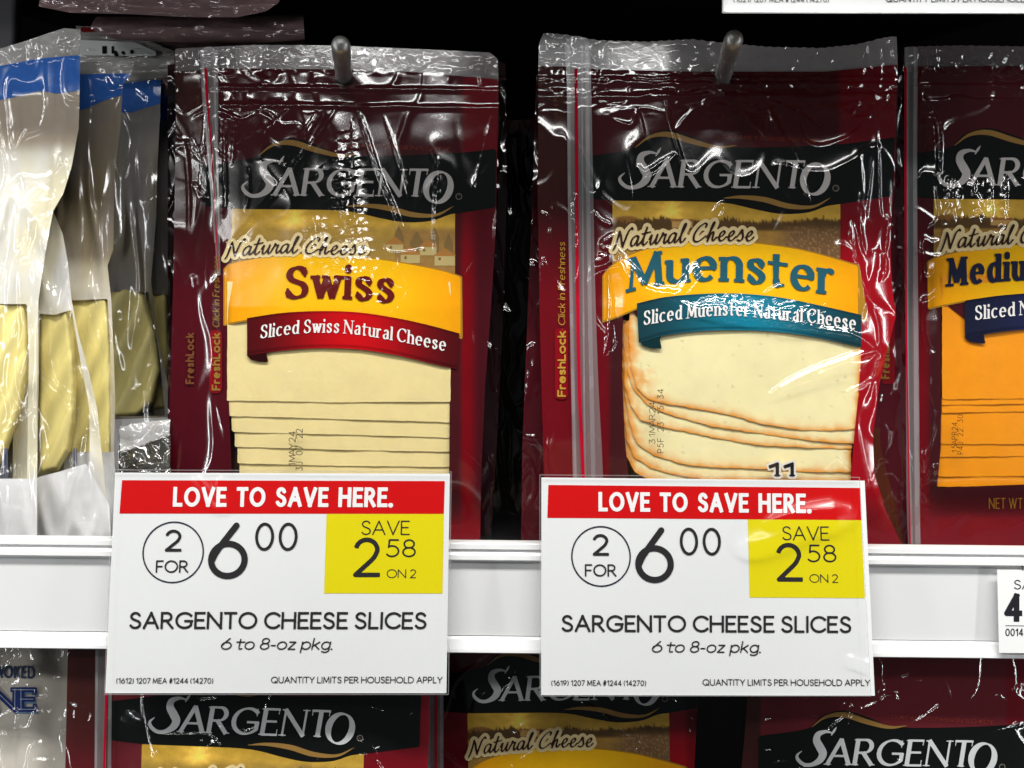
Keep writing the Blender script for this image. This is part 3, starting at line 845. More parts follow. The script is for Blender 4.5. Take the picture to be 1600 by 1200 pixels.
sale_sign("left of the two big sale signs, code starting 1612, under the swiss cheese pack", [(180, 738.5), (703, 740), (697.5, 1083), (164.5, 1083)], YR-.0062,
          "(1612) 1207 MEA #1244 (14270)", [(176, 734), (705, 737), (700.5, 1085), (163.5, 1085)],
          glare=[([(300, 738), (322, 765), (350, 800)], 7, .0030, 0, 1), ([(345, 738), (342, 770), (356, 798)], 5, .0030, 0, 2)])
sale_sign("right of the two big sale signs, code starting 1619, under the muenster cheese pack", [(846, 746), (1351, 751), (1367, 1087), (845.5, 1086)], YR-.0062,
          "(1619) 1207 MEA #1244 (14270)", [(843.5, 742), (1343, 746), (1361, 1087.5), (844, 1087.5)],
          glare=[([(1150, 856), (1210, 842), (1270, 818), (1345, 798)], 15, .0060, 0, 1), ([(1190, 820), (1250, 800), (1330, 792)], 10, .0036, 0, 2), ([(1322, 1026), (1345, 1034), (1364, 1040)], 5, .0036, 0, 3)])
sale_sign("white sign hanging from the shelf above, only its bottom edge in view at top right", [(1134, -320), (1640, -318), (1655, 19), (1130, 18)], YR-.0062,
          "(1621) 1207 MEA #1244 (14270)", [(1132, -322), (1640, -320), (1656, 21), (1129, 20)], blank=True)

# small price label in the channel
tl = root("price_label", "small white shelf price label with a black 4 at the right edge", "price label", 1600, 1020, YR+.004)
sf = lambda X, Y: np.full(np.shape(X), YR-.0020, float)
lab = quad("card", tl, [(1558, 890), (1720, 892), (1722, 1022), (1561, 1020)], 0, sf, srgb(236, 237, 236)/1.04, M_CARD)
gg, FF = field_poly([(1558, 890), (1720, 892), (1722, 1022), (1561, 1020)], 10)
build("card_back", tl, gg, FF, lambda x, y: sf(x, y)+.0005, M_CARD, [.8, .8, .8])
for s, a, b, yb, H, st in (("12", 1594, 1606, 891.5, 8, MED), ("SAVE", 1584, 1640, 921, 15, dict(SANS, wt=.11, thin=.11)), ("4", 1569, 1598, 971.5, 44, dict(MED, wt=.2, thin=.17)), ("0014", 1571, 1599, 994, 12, MED)):
    words(s, lab, [(a, yb), (b, yb)], H, st, .0001, sf, [.02, .02, .025], .8)
ink("rule_line", lab, stroke_segs([(1571, 977.5, .6), (1700, 979, .6)]), .0001, sf, [.15, .15, .17], .8)
# ------------------------------------------------------------------ sliced cheese packs
def pillow(box, feather, hh, y0):
    x0, a0, x1, a1 = box
    def s(X, Y):
        X = np.asarray(X, float); Y = np.asarray(Y, float)
        kx = smooth(x0-feather, x0+feather*.3, X)*(1-smooth(x1-feather*.3, x1+feather, X))
        ky = np.clip((Y-a0+330)/410, 0, 1)*(1-smooth(a1-feather*.3, a1+feather, Y))
        und = .0003*pn(X/75, Y/140, y0*100+3)+.0007*pn(X/200, Y/260, y0*90+1)
        edge = 1-kx*ky
        return y0 - hh*kx*ky - und*(.25+edge)
    return s

def panel_colour(tf, left=.145, edge=None, mar=C_MAR, red=C_RED):
    def cf(X, Y):
        u = ((X-tf.o[0])*math.cos(tf.r)+(Y-tf.o[1])*math.sin(tf.r))/tf.s+966
        v = (-(X-tf.o[0])*math.sin(tf.r)+(Y-tf.o[1])*math.cos(tf.r))/tf.s+296
        c = np.broadcast_to(mar, (len(X), 3)).copy()
        def mix(m, col): 
            m = np.clip(m, 0, 1)[:, None]; c[:] = c*(1-m)+np.array(col)*m
        mix(smooth(1305, 1318, u), [.15, .006, .012])
        mix(smooth(1306, 1316, u)*smooth(300, 420, v), red)
        mix((1-smooth(905, 912, u))*(1-smooth(240, 420, v)), [.045, .012, .010])
        mix((1-smooth(948, 958, u))*smooth(300, 480, v), [left, .003, .008])
        if edge: mix(smooth(edge, edge+22, u)*smooth(200, 420, v), [.055, .004, .008])
        mix(np.exp(-((u-962)/9)**2)*smooth(330, 420, v), [.05, .008, .010])
        mix(smooth(760, 830, v), [.20, .008, .015])
        c *= (1+.10*fbm(u/50, v/70, 4))[:, None]
        return c
    return cf

def zipper(t, surf, lines, red, o=.0009):
    """lines: list of [(x, y, halfwidth)...] of translucent ribs; red: the coloured line"""
    z = ink("zipper", t, stroke_segs(cat(lines[0], 8)), o, surf, None, 2.0, mat=M_ZIP)
    for ln in lines[1:]:
        ink("zipper_rib", z, stroke_segs(cat(ln, 8)), o+.0009, surf, None, 1.5, mat=M_ZIP)
    ink("red_tear_line", z, stroke_segs(cat(red, 8)), o+.0013, surf, np.array([.38, .003, .018]), 1.0)

def side_text(t, surf, x, ytop, yfl0, yfl1, o=.0006, col=(.33, .17, .02), rim=True, tilt=0, s1="Click in Freshness"):
    if rim:
        b = E(0, 0, 1, 1, 0, 360, 30)
        pts = []
        hw, r = 10, 7
        for cx_, cy_, a0 in ((x+hw-r, yfl0-4+r, 0), (x-hw+r, yfl0-4+r, 90), (x-hw+r, yfl1+4-r, 180), (x+hw-r, yfl1+4-r, 270)):
            for k in range(6):
                a = math.radians(a0+k*18); pts.append((cx_+r*math.cos(a)+tilt*(cy_-yfl1), cy_-r*math.sin(a)))
        flat("red_badge", t, pts, o, surf, np.array([.24, .003, .008]), 2)
    words("FreshLock", t, [(x+7+tilt*0, yfl1), (x+7+tilt*(yfl0-yfl1), yfl0)], 13, dict(MED, wt=.2, thin=.17), o*1.6, surf, np.array(col), 1.0)
    if s1: words(s1, t, [(x+6+tilt*(yfl0-yfl1), yfl0-8), (x+6+tilt*(ytop-yfl1), ytop)], 11, dict(SERIF, wt=.14, thin=.09, slant=.15, serif=.02), o*1.6, surf, np.array(col)*.8, 1.0)

SWISS = np.array([.85, .68, .325])
MUEN = np.array([.92, .79, .44])
CHED = np.array([.88, .29, .004])
def plain(c):
    c = np.array(c)
    return lambda X, Y, sd: np.clip(c*(1+.05*fbm(X/26, Y/26, 5)+.03*fbm(X/7, Y/5, 2))[:, None], 0, .95)

def slices(t, polys, y0, dy, cf, rnd=4, step=3, wob=.8, thick=None):
    for i, p in enumerate(polys):
        sf = (lambda k: (lambda X, Y: y0 + k*dy + .0004*pn(X/60, Y/90, k*3+1)))(i)
        solid("cheese_slice", t, p, step, sf, thick or dy*.95, M_CHEESE, cf, rnd=rnd, wob=wob, seed=i*2.7)

# ================= swiss pack
t = root("sliced_cheese_pack", "swiss cheese slices pack with gold banner and dark red ribbon, hanging from left peg", "cheese pack", 520, 850, 0, "sliced cheese packs on the upper shelf")
tf1 = TF(377, 309, 1.0)
sf1 = pillow((357, 400, 705, 760), 62, .0060, 0.0)
out1 = zig([(272, 78), (330, 75), (400, 72), (520, 73), (640, 78), (745, 84), (763, 82)])+[(777, 92), (779, 150), (780, 200), (776, 260), (775, 350), (768, 470), (758, 600), (752, 740), (750, 852), (262, 850), (262, 740), (266, 600), (270, 470), (273, 300), (275, 180)]
pan1 = [(275, 112), (312, 110), (330, 107), (500, 108), (640, 112), (779, 124)]+out1[-12:-1]+[(275, 180)]
hole = [(357, 470), (440, 520), (600, 520), (703, 552), (702, 742), (700, 790), (364, 790), (358, 640), (356, 560)]
g = Grid(256, 100, 788, 858, 3)
F = np.minimum(poly_sd(g.X, g.Y, pan1), -poly_sd(g.X, g.Y, hole))
CLIP[:] = [pan1]
pn1 = build("printed_panel", t, g, F, sf1, M_PRINT, panel_colour(tf1, .07, 1318, red=C_RED*.55))
g, F = field_poly(out1, 8); build("back_panel", t, g, F, lambda x, y: 0.0045+0*x, M_PRINT, [.05, .01, .012])
g, F = field_poly([(273, 76), (400, 70), (520, 71), (640, 76), (765, 82), (778, 92), (779, 130), (275, 120)], 4)
build("clear_header", t, g, F, lambda x, y: sf1(x, y)+.0008, M_HEADER)
logo_print(pn1, sf1, tf1)
landscape(pn1, sf1, tf1, 'village', (951, 312, 1300, 425))
bt = [(349, 421), (365, 411), (420, 401), (490, 396), (560, 401), (630, 411), (690, 423), (722, 433)]
bb = [(349, 508), (365, 503), (430, 494), (500, 490), (580, 494), (650, 506), (700, 520), (723, 528)]
banner(pn1, sf1, bt, bb)
words("Swiss", pn1, [(443, 467), (520, 466), (618, 474)], 50, BOOK, .0008, sf1, [.11, .008, .008], 1.0, H1=54)
rt = [(386, 497), (440, 489), (500, 486), (560, 488), (620, 497), (670, 508), (718, 521)]
rb = [(386, 556), (440, 548), (500, 544), (560, 546), (620, 555), (670, 567), (714, 577)]
ribbon(pn1, sf1, rt, rb, [.055, .004, .006], [.56, .004, .008], [.05, .004, .006], [(386, 540), (386, 556), (392, 562), (404, 565), (419, 566), (416, 550), (420, 540)])
words("Sliced Swiss Natural Cheese", pn1, [(406, 529), (470, 521), (540, 521), (620, 533), (697, 549)], 21, dict(SERIF, wt=.15), .0009, sf1, C_WHITE, .8)
script_line(pn1, sf1, [(352, 402), (440, 396), (520, 398), (572, 398)], 27, halo=5)
flat("torn_corner_flash", pn1, [(351, 378), (383, 376), (366, 388)], .0003, sf1, np.array([.62, .50, .30]), 2)
side_text(pn1, sf1, 337, 400, 520, 610, col=(.30, .17, .03))
side_text(pn1, sf1, 296, 380, 520, 600, col=(.16, .06, .02), rim=False, s1=None)
words("TEAR HERE", pn1, [(317, 215), (312, 145)], 6, SANS, .0006, sf1, [.16, .05, .02], .8)
zipper(t, sf1, [[(326, 78, 13), (328, 140, 13), (332, 230, 9), (338, 340, 5), (342, 430, 2.5)], [(317, 80, 1.6), (319, 140, 1.4), (327, 260, 1.2), (336, 380, 1)], [(335, 80, 1.6), (336, 150, 1.4), (339, 260, 1.2), (343, 380, 1)]],
       [(321, 106, 1.8), (323, 140, 2.2), (325, 170, 1.6), (331, 240, 1.4), (336, 330, 1.1), (341, 420, .7)])
flat("hang_hole", pn1, [(539+x*15, 127+y*7) for x, y in E(0, 0, 1, 1, 0, 340, 16)], .0003, sf1, [.004, .004, .004], 2)
hs = lambda X, Y: sf1(X, Y)+.0003
flat("header_print_patch", t, [(427, 83), (450, 84), (450, 106), (427, 105)], 0, hs, [.14, .27, .36], 6)
flat("header_print_patch", t, [(452, 81), (523, 84), (523, 107), (452, 106)], 0, hs, [.035, .05, .07], 6)
sw = [[(355, 440), (704, 440), (704, 628), (600, 628), (520, 629), (440, 627), (355, 626)],
      [(356, 560), (703, 560), (703, 660), (640, 658), (530, 655), (440, 652), (357, 650)],
      [(362, 600), (703, 600), (703, 684), (640, 682), (530, 679), (440, 677), (362, 675)],
      [(366, 640), (703, 640), (703, 706), (640, 705), (530, 703), (440, 700), (367, 698)],
      [(371, 660), (703, 660), (703, 730), (640, 729), (530, 728), (371, 724)],
      [(374, 690), (702, 690), (702, 760), (374, 756)]]
slices(t, sw, -.0054, .0006, plain(SWISS), rnd=0)
seg = np.vstack([text_segs("1MAY24", [(462, 730), (462, 674)], 11, OCR), text_segs("3J 07:22", [(473, 736), (473, 670)], 11, OCR)])
ink("date_code", pn1, seg, .0012, lambda X, Y: sf1(X, Y), [.04, .035, .03], .7)

def f1(X, Y):
    crump = (1-smooth(140, 215, Y))*(.00035*pn(X/15, Y/11, 71)+.00008*pn(X/6.5, Y/5.5, 72))*.12*(.3+.7*smooth(-.1, .3, pn(X/60, Y/30, 73)))+smooth(120, 106, Y)*(.0009*pn(X/26, Y/15, 71+20)+.0001*pn(X/9, Y/7, 72+20))
    slack = crump+.0007*pn(X/85, Y/120, 61)+.0003*pn(X/38, Y/60, 62)
    h = .00035*ridge(X/95, Y/150, 1, .10)*smooth(430, 300, Y)
    side = 1-smooth(335, 360, X)*(1-smooth(700, 730, X))
    h = h+.0005*side*(ridge(X/70, Y/240, 4, .07)+.2*ridge(X/36, Y/110, 6, .08)*smooth(.05, .25, pn(X/70, Y/90, 26)))
    # welded seam near the top
    h = h+.0010*np.exp(-((Y-138-(X-520)*.012-1.2*pn(X/30, Y*0, 2))/3.0)**2)*smooth(330, 345, X)+.0008*np.exp(-((Y-166-(X-520)*.01-3*pn(X/50, Y*0, 5))/3.5)**2)*smooth(330, 360, X)
    cr = smooth(100, 140, Y)*(1-smooth(150, 320, Y))
    h = h+.0008*cr*ridge(X/60, Y/44, 9, .08)*np.abs(pn(X/60, Y/60, 19))*2*(1-smooth(430, 560, X))
    # header ribs
    h = h+smooth(112, 102, Y)*(.00012*np.sin(X/1.6)*smooth(470, 380, X)+.0004*pn(X/26, Y/22, 3)+.0004*ridge(X/30, Y/16, 8, .2))
    # folds fanning out from the peg
    for i, (p, w, a, j) in enumerate([([(528, 165), (470, 250), (410, 325), (352, 392)], 2.2, .0013, .5), ([(505, 170), (480, 210), (470, 240)], 1.6, .0008, .6), ([(495, 175), (462, 225), (445, 260)], 1.6, .0008, .6),
            ([(560, 170), (575, 220), (600, 290), (640, 380)], 2.0, .0011, .8), ([(566, 180), (590, 260), (618, 330), (628, 375)], 1.8, .0010, .5), ([(600, 180), (620, 240), (640, 310)], 1.8, .0007, .5),
            ([(684, 245), (683, 300), (680, 370), (690, 420)], 2.6, .0014, 1.2), ([(768, 180), (752, 250), (730, 320), (718, 370)], 2.0, .0009, .6), ([(550, 180), (556, 300), (560, 400)], 2.4, .0009, 1.5),
            ([(352, 378), (383, 380), (366, 389), (352, 378)], 1.6, .0011, .2), ([(388, 260), (388, 300), (384, 330)], 1.6, .0008, .4), ([(600, 380), (610, 395), (650, 392), (665, 388)], 1.8, .0009, .6),
            ([(372, 172), (400, 162), (412, 170), (420, 178)], 2.4, .0012, .6), ([(702, 130), (712, 112), (738, 108), (748, 100), (752, 140)], 2.2, .0014, .6), ([(750, 82), (756, 112), (752, 142)], 2.6, .0014, .3),
            ([(295, 215), (305, 235), (315, 250)], 2.4, .0016, .4), ([(302, 285), (312, 300), (325, 312)], 2.4, .0014, .4), ([(301, 430), (305, 450)], 2.4, .0014, .4), ([(430, 582), (500, 583), (545, 585)], 3.0, .0005, 1.2),
            ([(345, 150), (350, 200), (352, 300), (350, 340)], 2.2, .0009, 1), ([(362, 150), (366, 200), (362, 260)], 2.2, .0008, 1)]):
        h = h+crease(X, Y, p, w, a, j, i)
    # crushed, frosted patch under the hole
    m = np.maximum(np.exp(-((X-548-(Y-300)*.05)/(16+(Y-200)*.10).clip(6, 40))**4)*smooth(195, 225, Y)*(1-smooth(400, 470, Y)),
                   .9*np.exp(-((X-497)/18)**4)*smooth(325, 350, Y)*(1-smooth(395, 420, Y)))
    rough = .00017*pn(X/4.0, Y/4.4, 11)+.00008*pn(X/2.6, Y/2.6, 13)
    m = np.clip(m, 0, 1)
    slack = slack*(1-.8*m)*(1-.6*smooth(190, 240, Y))
    h = h*(1-.7*m)+m*smooth(-.35, -.05, pn(X/15, Y/40, 21))*(glare_saw(X, Y, 4.4+(Y-220)*.026+3.0*pn(X/6, Y/8, 55), 15, 5)+rough*.2)
    h = h+smooth(380, 420, Y)*(1-smooth(470, 540, Y))*np.exp(-((X-590)/60)**2)*.0003*ridge(X/24, Y/30, 15, .14)
    return np.maximum(h+slack, -.0011)
film("clear_film", t, out1, sf1, .0016, f1, M_FILM, 1.8)

# ================= muenster pack
t = root("sliced_cheese_pack", "muenster cheese slices pack with teal ribbon and wrinkled shiny film on the right peg", "cheese pack", 1120, 850, 0, "sliced cheese packs on the upper shelf")
tf2 = TF(966, 296, 1.0)
sf2 = pillow((970, 400, 1345, 770), 60, .0065, -.001)
out2 = [(842, 68)]+zig([(850, 50), (885, 53), (935, 62), (1010, 64), (1080, 60), (1130, 66), (1200, 72), (1280, 74), (1340, 68), (1380, 58), (1401, 55)])+[ (1403, 120), (1402, 200), (1398, 280), (1393, 340), (1392, 400), (1394, 450), (1400, 494), (1388, 540), (1374, 600), (1364, 680), (1366, 740), (1385, 800), (1410, 853),
        (850, 853), (850, 740), (846, 600), (843, 480), (840, 300), (841, 160)]
pan2 = [(841, 103), (885, 104), (930, 108), (1000, 110), (1100, 112), (1200, 112), (1290, 112), (1350, 106), (1402, 101)]+out2[-17:-1]+[(841, 160)]
hole2 = [(974, 470), (1000, 500), (1100, 500), (1345, 530), (1343, 600), (1333, 700), (1328, 790), (986, 790), (976, 680), (972, 580)]
g = Grid(832, 90, 1420, 860, 3)
F = np.minimum(poly_sd(g.X, g.Y, pan2), -poly_sd(g.X, g.Y, hole2))
CLIP[:] = [pan2]
pn2 = build("printed_panel", t, g, F, sf2, M_PRINT, panel_colour(tf2))
g, F = field_poly(out2, 8); build("back_panel", t, g, F, lambda x, y: 0.0042+0*x, M_PRINT, [.05, .01, .012])
g, F = field_poly(out2[:-18]+[(1402, 110), (1350, 118), (1200, 120), (1000, 118), (841, 112)], 4)
build("clear_header", t, g, F, lambda x, y: sf2(x, y)+.0008, mat_film("glare_header_film", milky=.60, rough=.12, bumps=((70, .0002),)))  # extra milkiness stands in for lamp glare on this header
logo_print(pn2, sf2, tf2)
landscape(pn2, sf2, tf2, 'trees', (957, 313, 1313, 420))
bt = [(941, 432), (955, 416), (990, 396), (1040, 382), (1100, 377), (1170, 379), (1240, 388), (1290, 400), (1343, 416)]
bb = [(941, 502), (965, 494), (1010, 476), (1060, 466), (1120, 461), (1180, 464), (1240, 474), (1300, 487), (1357, 501)]
banner(pn2, sf2, bt, bb)
words("Muenster", pn2, [(978, 457), (1020, 447), (1080, 440), (1150, 440), (1220, 449), (1307, 462)], 52, BOOK, .0008, sf2, [.018, .10, .135], 1.0, H1=58)
rt = [(995, 474), (1040, 464), (1100, 459), (1160, 459), (1220, 465), (1280, 477), (1346, 492)]
rb = [(998, 536), (1040, 524), (1100, 517), (1160, 516), (1220, 519), (1280, 528), (1346, 543)]
ribbon(pn2, sf2, rt, rb, [.010, .040, .050], [.008, .20, .30], [.01, .06, .07], [(998, 520), (998, 532), (1004, 540), (1018, 544), (1034, 545), (1031, 530), (1036, 520)])
words("Sliced Muenster Natural Cheese", pn2, [(1005, 508), (1070, 498), (1140, 493), (1220, 500), (1280, 506), (1338, 516)], 22, dict(SERIF, wt=.15), .0009, sf2, C_WHITE, .8)
script_line(pn2, sf2, [(958, 388), (1040, 381), (1120, 377), (1178, 377)], 30)
side_text(pn2, sf2, 877, 378, 517, 620, col=(.50, .28, .04))
words("TEAR HERE", pn2, [(873, 205), (871, 145)], 6, SANS, .0006, sf2, [.16, .05, .02], .8)
zipper(t, sf2, [[(902, 66, 20), (905, 150, 19), (907, 300, 20), (910, 450, 20), (914, 600, 21), (920, 740, 22), (922, 852, 22)], [(888, 70, 2.6), (890, 300, 2.4), (893, 500, 2.6), (898, 740, 3.0), (900, 852, 3)], [(917, 70, 3), (919, 300, 3), (922, 500, 3.2), (927, 740, 3.4), (928, 852, 3)], [(909, 70, 1.2), (911, 400, 1.3), (914, 740, 1.4), (915, 852, 1)]],
       [(900, 107, 2.4), (901, 250, 2.6), (902, 420, 2.6), (905, 600, 2.6), (911, 740, 2.6), (912, 852, 2.4)])
flat("hang_hole", pn2, [(1131+x*15, 124+y*7) for x, y in E(0, 0, 1, 1, 0, 340, 16)], .0003, sf2, [.004, .004, .004], 2)
hs2 = lambda X, Y: sf2(X, Y)+.0003
flat("header_print_patch", t, [(1042, 84), (1082, 84), (1082, 104), (1042, 103)], 0, hs2, [.05, .09, .12], 6)
def rindc(base, rind=(.78, .27, .012)):
    base = np.array(base); rind = np.array(rind)
    def f(X, Y, sd):
        n = .5+fbm(X/18, Y/18, 7)
        left = 1-smooth(990, 1060, X)
        w = 4.2+3.2*n+8*left*n
        k = np.exp(-(np.clip(sd, 0, 400)/w)**1.3)*(.7+.3*np.clip(n+.3, 0, 1))
        blot = np.exp(-((X-1000)/22)**2-((Y-592)/18)**2)*.75*smooth(.2, .7, n)
        k = np.clip(np.maximum(k, blot), 0, 1)[:, None]
        c = base*(1+.04*fbm(X/26, Y/26, 5))[:, None]
        pits = smooth(.62, .75, np.abs(pn(X/11, Y/8, 31))*1.35+.15*pn(X/40, Y/40, 2))[:, None]
        c = c*(1-.22*pits)
        return np.clip(c*(1-k)+rind*k, 0, .95)
    return f
mu = [[(986, 450), (1343, 450), (1345, 560), (1340, 640), (1336, 670), (1300, 673), (1253, 672), (1195, 664), (1150, 651), (1112, 643), (1045, 632), (1012, 624), (994, 604), (986, 575), (982, 520)],
      [(984, 470), (1338, 560), (1337, 694), (1270, 689), (1195, 679), (1112, 666), (1045, 648), (1010, 632), (990, 608), (980, 580)],
      [(980, 500), (1332, 560), (1331, 701), (1260, 700), (1178, 695), (1112, 683), (1037, 668), (1000, 656), (986, 634), (976, 600)],
      [(976, 500), (1331, 560), (1330, 738), (1260, 737), (1195, 733), (1110, 730), (1065, 725), (1022, 712), (994, 692), (983, 660), (974, 600)],
      [(973, 500), (1329, 560), (1329, 752), (1100, 749), (1060, 743), (1016, 731), (991, 714), (980, 689), (972, 640)],
      [(972, 520), (1328, 600), (1328, 790), (1080, 772), (1020, 752), (992, 738), (978, 712), (971, 650)]]
slices(t, mu, -.0069, .0006, rindc(MUEN), rnd=0, step=2.5, wob=1.6)
seg = np.vstack([text_segs("31MAR24", [(1024, 694), (1024, 628)], 10, OCR), text_segs("P5F 23:15:34", [(1037, 708), (1037, 608)], 10, OCR)])
ink("date_code", pn2, seg, .0014, sf2, [.10, .06, .03], .7)
sg = text_segs("11", [(1200, 745), (1242, 745)], 22, dict(MED, wt=.24, thin=.2, serif=.08, track=.2))
ink("lettering_halo", pn2, sg, .0012, sf2, [.75, .72, .66], 1, grow=3)
ink("net_weight_digits", pn2, sg, .0014, sf2, [.012, .012, .012], 1)

def f2(X, Y):
    crump = (1-smooth(140, 200, Y))*(.00040*pn(X/15, Y/11, 74)+.00008*pn(X/6.5, Y/5.5, 75))*.12*(.35+.7*smooth(-.1, .3, pn(X/60, Y/30, 76)))+smooth(120, 106, Y)*(.0009*pn(X/26, Y/15, 74+20)+.0001*pn(X/9, Y/7, 75+20))
    slack = crump+.0006*pn(X/85, Y/110, 69)*smooth(100, 260, Y)+.0003*pn(X/38, Y/55, 64)*(1-.8*smooth(200, 240, Y)*(1-smooth(330, 420, Y)))+.0010*pn(X/50, Y/75, 67)*smooth(420, 520, Y)
    mid = smooth(960, 985, X)*(1-smooth(1320, 1350, X))*smooth(400, 440, Y)
    h = .0005*(1-mid*.8)*ridge(X/120, Y/170, 2, .05)
    side = 1-smooth(925, 950, X)*(1-smooth(1330, 1350, X))
    h = h+.0007*side*(ridge(X/60, Y/220, 4, .06)*.9+.2*ridge(X/34, Y/90, 6, .08)*smooth(.05, .25, pn(X/60, Y/80, 26)))*(1-.7*np.exp(-((X-906)/22)**2))
    h = h+.0010*np.exp(-((Y-130-(X-1100)*.004-4*pn(X/40, Y*0, 2))/4.0)**2)+.0009*np.exp(-((Y-150+(X-1100)*.006-6*pn(X/60, Y*0, 5))/4.5)**2)+.0006*np.exp(-((Y-122-3*pn(X/25, Y*0, 7))/2.2)**2)
    cr = smooth(112, 130, Y)*(1-smooth(150, 185, Y))
    h = h+.0006*cr*ridge(X/40, Y/18, 9, .14)
    hd = smooth(116, 104, Y)
    h = h+hd*(.0008*pn(X/34, Y/26, 3)+.0006*ridge(X/34, Y/24, 8, .15)+.00014*np.sin(X/1.7)*smooth(960, 925, X))
    for i, (p, w, a, j) in enumerate([([(965, 364), (945, 378), (944, 386), (960, 392)], 2.6, .0020, .5), ([(960, 385), (985, 425), (1010, 452), (1040, 458), (1062, 456), (1082, 425), (1091, 412)], 5.5, .0040, 1.0), ([(1040, 452), (1060, 470), (1085, 482), (1120, 484), (1160, 488), (1210, 498), (1280, 514), (1330, 522), (1362, 540), (1372, 555)], 4.6, .0034, .8),
            ([(1068, 462), (1085, 440), (1100, 420)], 2.4, .0018, .6), ([(1085, 480), (1140, 474), (1200, 484), (1290, 500)], 8.0, .0030, 4.0), ([(1110, 492), (1180, 496), (1260, 506)], 7.0, .0026, 4.0), ([(1192, 460), (1215, 448), (1222, 446)], 2.2, .0016, .5),
            ([(1198, 620), (1240, 595), (1300, 570), (1370, 548), (1372, 570), (1360, 595)], 5.5, .0040, .6), ([(1218, 606), (1280, 590), (1345, 578)], 2.6, .0012, .6), ([(1320, 615), (1350, 600), (1364, 590)], 3.0, .0022, .4),
            ([(1332, 345), (1336, 390), (1345, 430), (1362, 470), (1398, 492)], 5, .0036, .5), ([(1346, 392), (1378, 398), (1384, 420), (1376, 440)], 2.6, .0016, .6), ([(1390, 280), (1388, 340), (1382, 400)], 2.6, .0018, .4), ([(1344, 300), (1343, 350), (1352, 400)], 2.4, .0016, .5),
            ([(1030, 295), (1000, 262), (1010, 268), (1052, 240)], 2.2, .0011, .4), ([(1003, 282), (1030, 268), (1052, 245), (1058, 242)], 2.0, .0014, .3), ([(1198, 160), (1215, 200), (1240, 240), (1258, 290), (1268, 335)], 3.4, .0018, .4), ([(1202, 155), (1250, 180), (1285, 205)], 2.0, .0012, .4),
            ([(1095, 160), (1070, 185), (1055, 205)], 2.0, .0010, .3), ([(955, 185), (985, 195), (995, 170)], 2.2, .0012, .5), ([(1305, 172), (1340, 160), (1330, 185), (1372, 178)], 2.2, .0012, .6), ([(1110, 335), (1128, 318), (1132, 330), (1122, 342)], 2, .0014, .3),
            ([(944, 562), (950, 530), (955, 480), (950, 420)], 2.6, .0013, .5), ([(955, 480), (963, 520), (962, 545), (946, 560)], 2.2, .0014, .5), ([(1160, 560), (1200, 548), (1240, 540)], 5.0, .0008, 3.0), ([(1280, 740), (1305, 715), (1315, 720), (1330, 736)], 2.6, .0014, .5), ([(1300, 712), (1312, 690), (1330, 640)], 2.2, .0010, .5),
            ([(935, 398), (945, 402), (932, 408), (950, 406)], 2.4, .0016, .3), ([(845, 330), (860, 345), (862, 370), (868, 395)], 2.6, .0018, .5), ([(850, 400), (848, 440), (856, 480)], 2.4, .0014, .5), ([(925, 330), (940, 345), (955, 352)], 2.4, .0014, .5), ([(900, 300), (897, 330), (905, 370), (900, 400)], 3.0, .0016, 1),
            ([(1020, 545), (1030, 590), (1035, 640)], 1.8, .0006, .4)]):
        h = h+crease(X, Y, p, w, a, j, i+40)
    m = smooth(468, 480, Y)*(1-smooth(500, 516, Y))*smooth(1075, 1100, X)*(1-smooth(1290, 1310, X))
    h = h+m*glare_saw(X, Y, 13.7, 8, 8)*smooth(-.15, .1, pn(X/26, Y/9, 31))
    m = np.exp(-((X-1195)/34)**2-((Y-548+(X-1195)*.4)/12)**2)
    h = h+m*.0003*pn(X/10, Y/8, 33)
    return np.maximum(h+slack, -.0012)
film("clear_film", t, out2, sf2, .0018, f2, M_FILM, 1.8)

# ================= cheddar pack at the right edge
t = root("sliced_cheese_pack", "orange cheddar slices pack with navy ribbon, cut off by the right edge of the photo", "cheese pack", 1600, 850, .012, "sliced cheese packs on the upper shelf")
Y3 = .014
tf3 = TF(1465, 293, 1.0)
sf3 = pillow((1470, 420, 1850, 760), 50, .0060, Y3)
out3 = zig([(1413, 72), (1500, 70), (1640, 72), (1780, 76), (1905, 74)])+[ (1906, 300), (1904, 600), (1902, 868), (1424, 862), (1420, 740), (1416, 500), (1414, 300)]
pan3 = [(1429, 104), (1600, 103), (1780, 106), (1905, 110)]+out3[-7:-3]+[(1428, 740), (1424, 500), (1430, 300)]
hole3 = [(1470, 470), (1510, 500), (1600, 490), (1850, 520), (1850, 755), (1600, 757), (1464, 762), (1470, 700)]
g = Grid(1408, 96, 1910, 872, 3)
F = np.minimum(poly_sd(g.X, g.Y, pan3), -poly_sd(g.X, g.Y, hole3))
CLIP[:] = [pan3]
pn3 = build("printed_panel", t, g, F, sf3, M_PRINT, panel_colour(tf3))
g, F = field_poly(out3, 8); build("back_panel", t, g, F, lambda x, y: Y3+.0045+0*x, M_PRINT, [.05, .01, .012])
g, F = field_poly(out3[:-7]+[(1905, 118), (1414, 112)], 4)
build("clear_header", t, g, F, lambda x, y: sf3(x, y)+.0008, M_HEADER)
logo_print(pn3, sf3, tf3)
landscape(pn3, sf3, tf3, 'trees', (960, 314, 1313, 425))
bt = [(1448, 410), (1470, 400), (1530, 388), (1600, 382), (1700, 386), (1780, 400), (1850, 418)]
bb = [(1450, 482), (1475, 476), (1530, 466), (1600, 460), (1700, 464), (1780, 480), (1852, 500)]
banner(pn3, sf3, bt, bb)
words("Medium Cheddar", pn3, [(1478, 448), (1540, 442), (1600, 438), (1700, 440), (1830, 456)], 44, BOOK, .0008, sf3, [.012, .016, .04], 1.0)
rt = [(1507, 470), (1560, 462), (1620, 458), (1700, 460), (1780, 472), (1850, 490)]
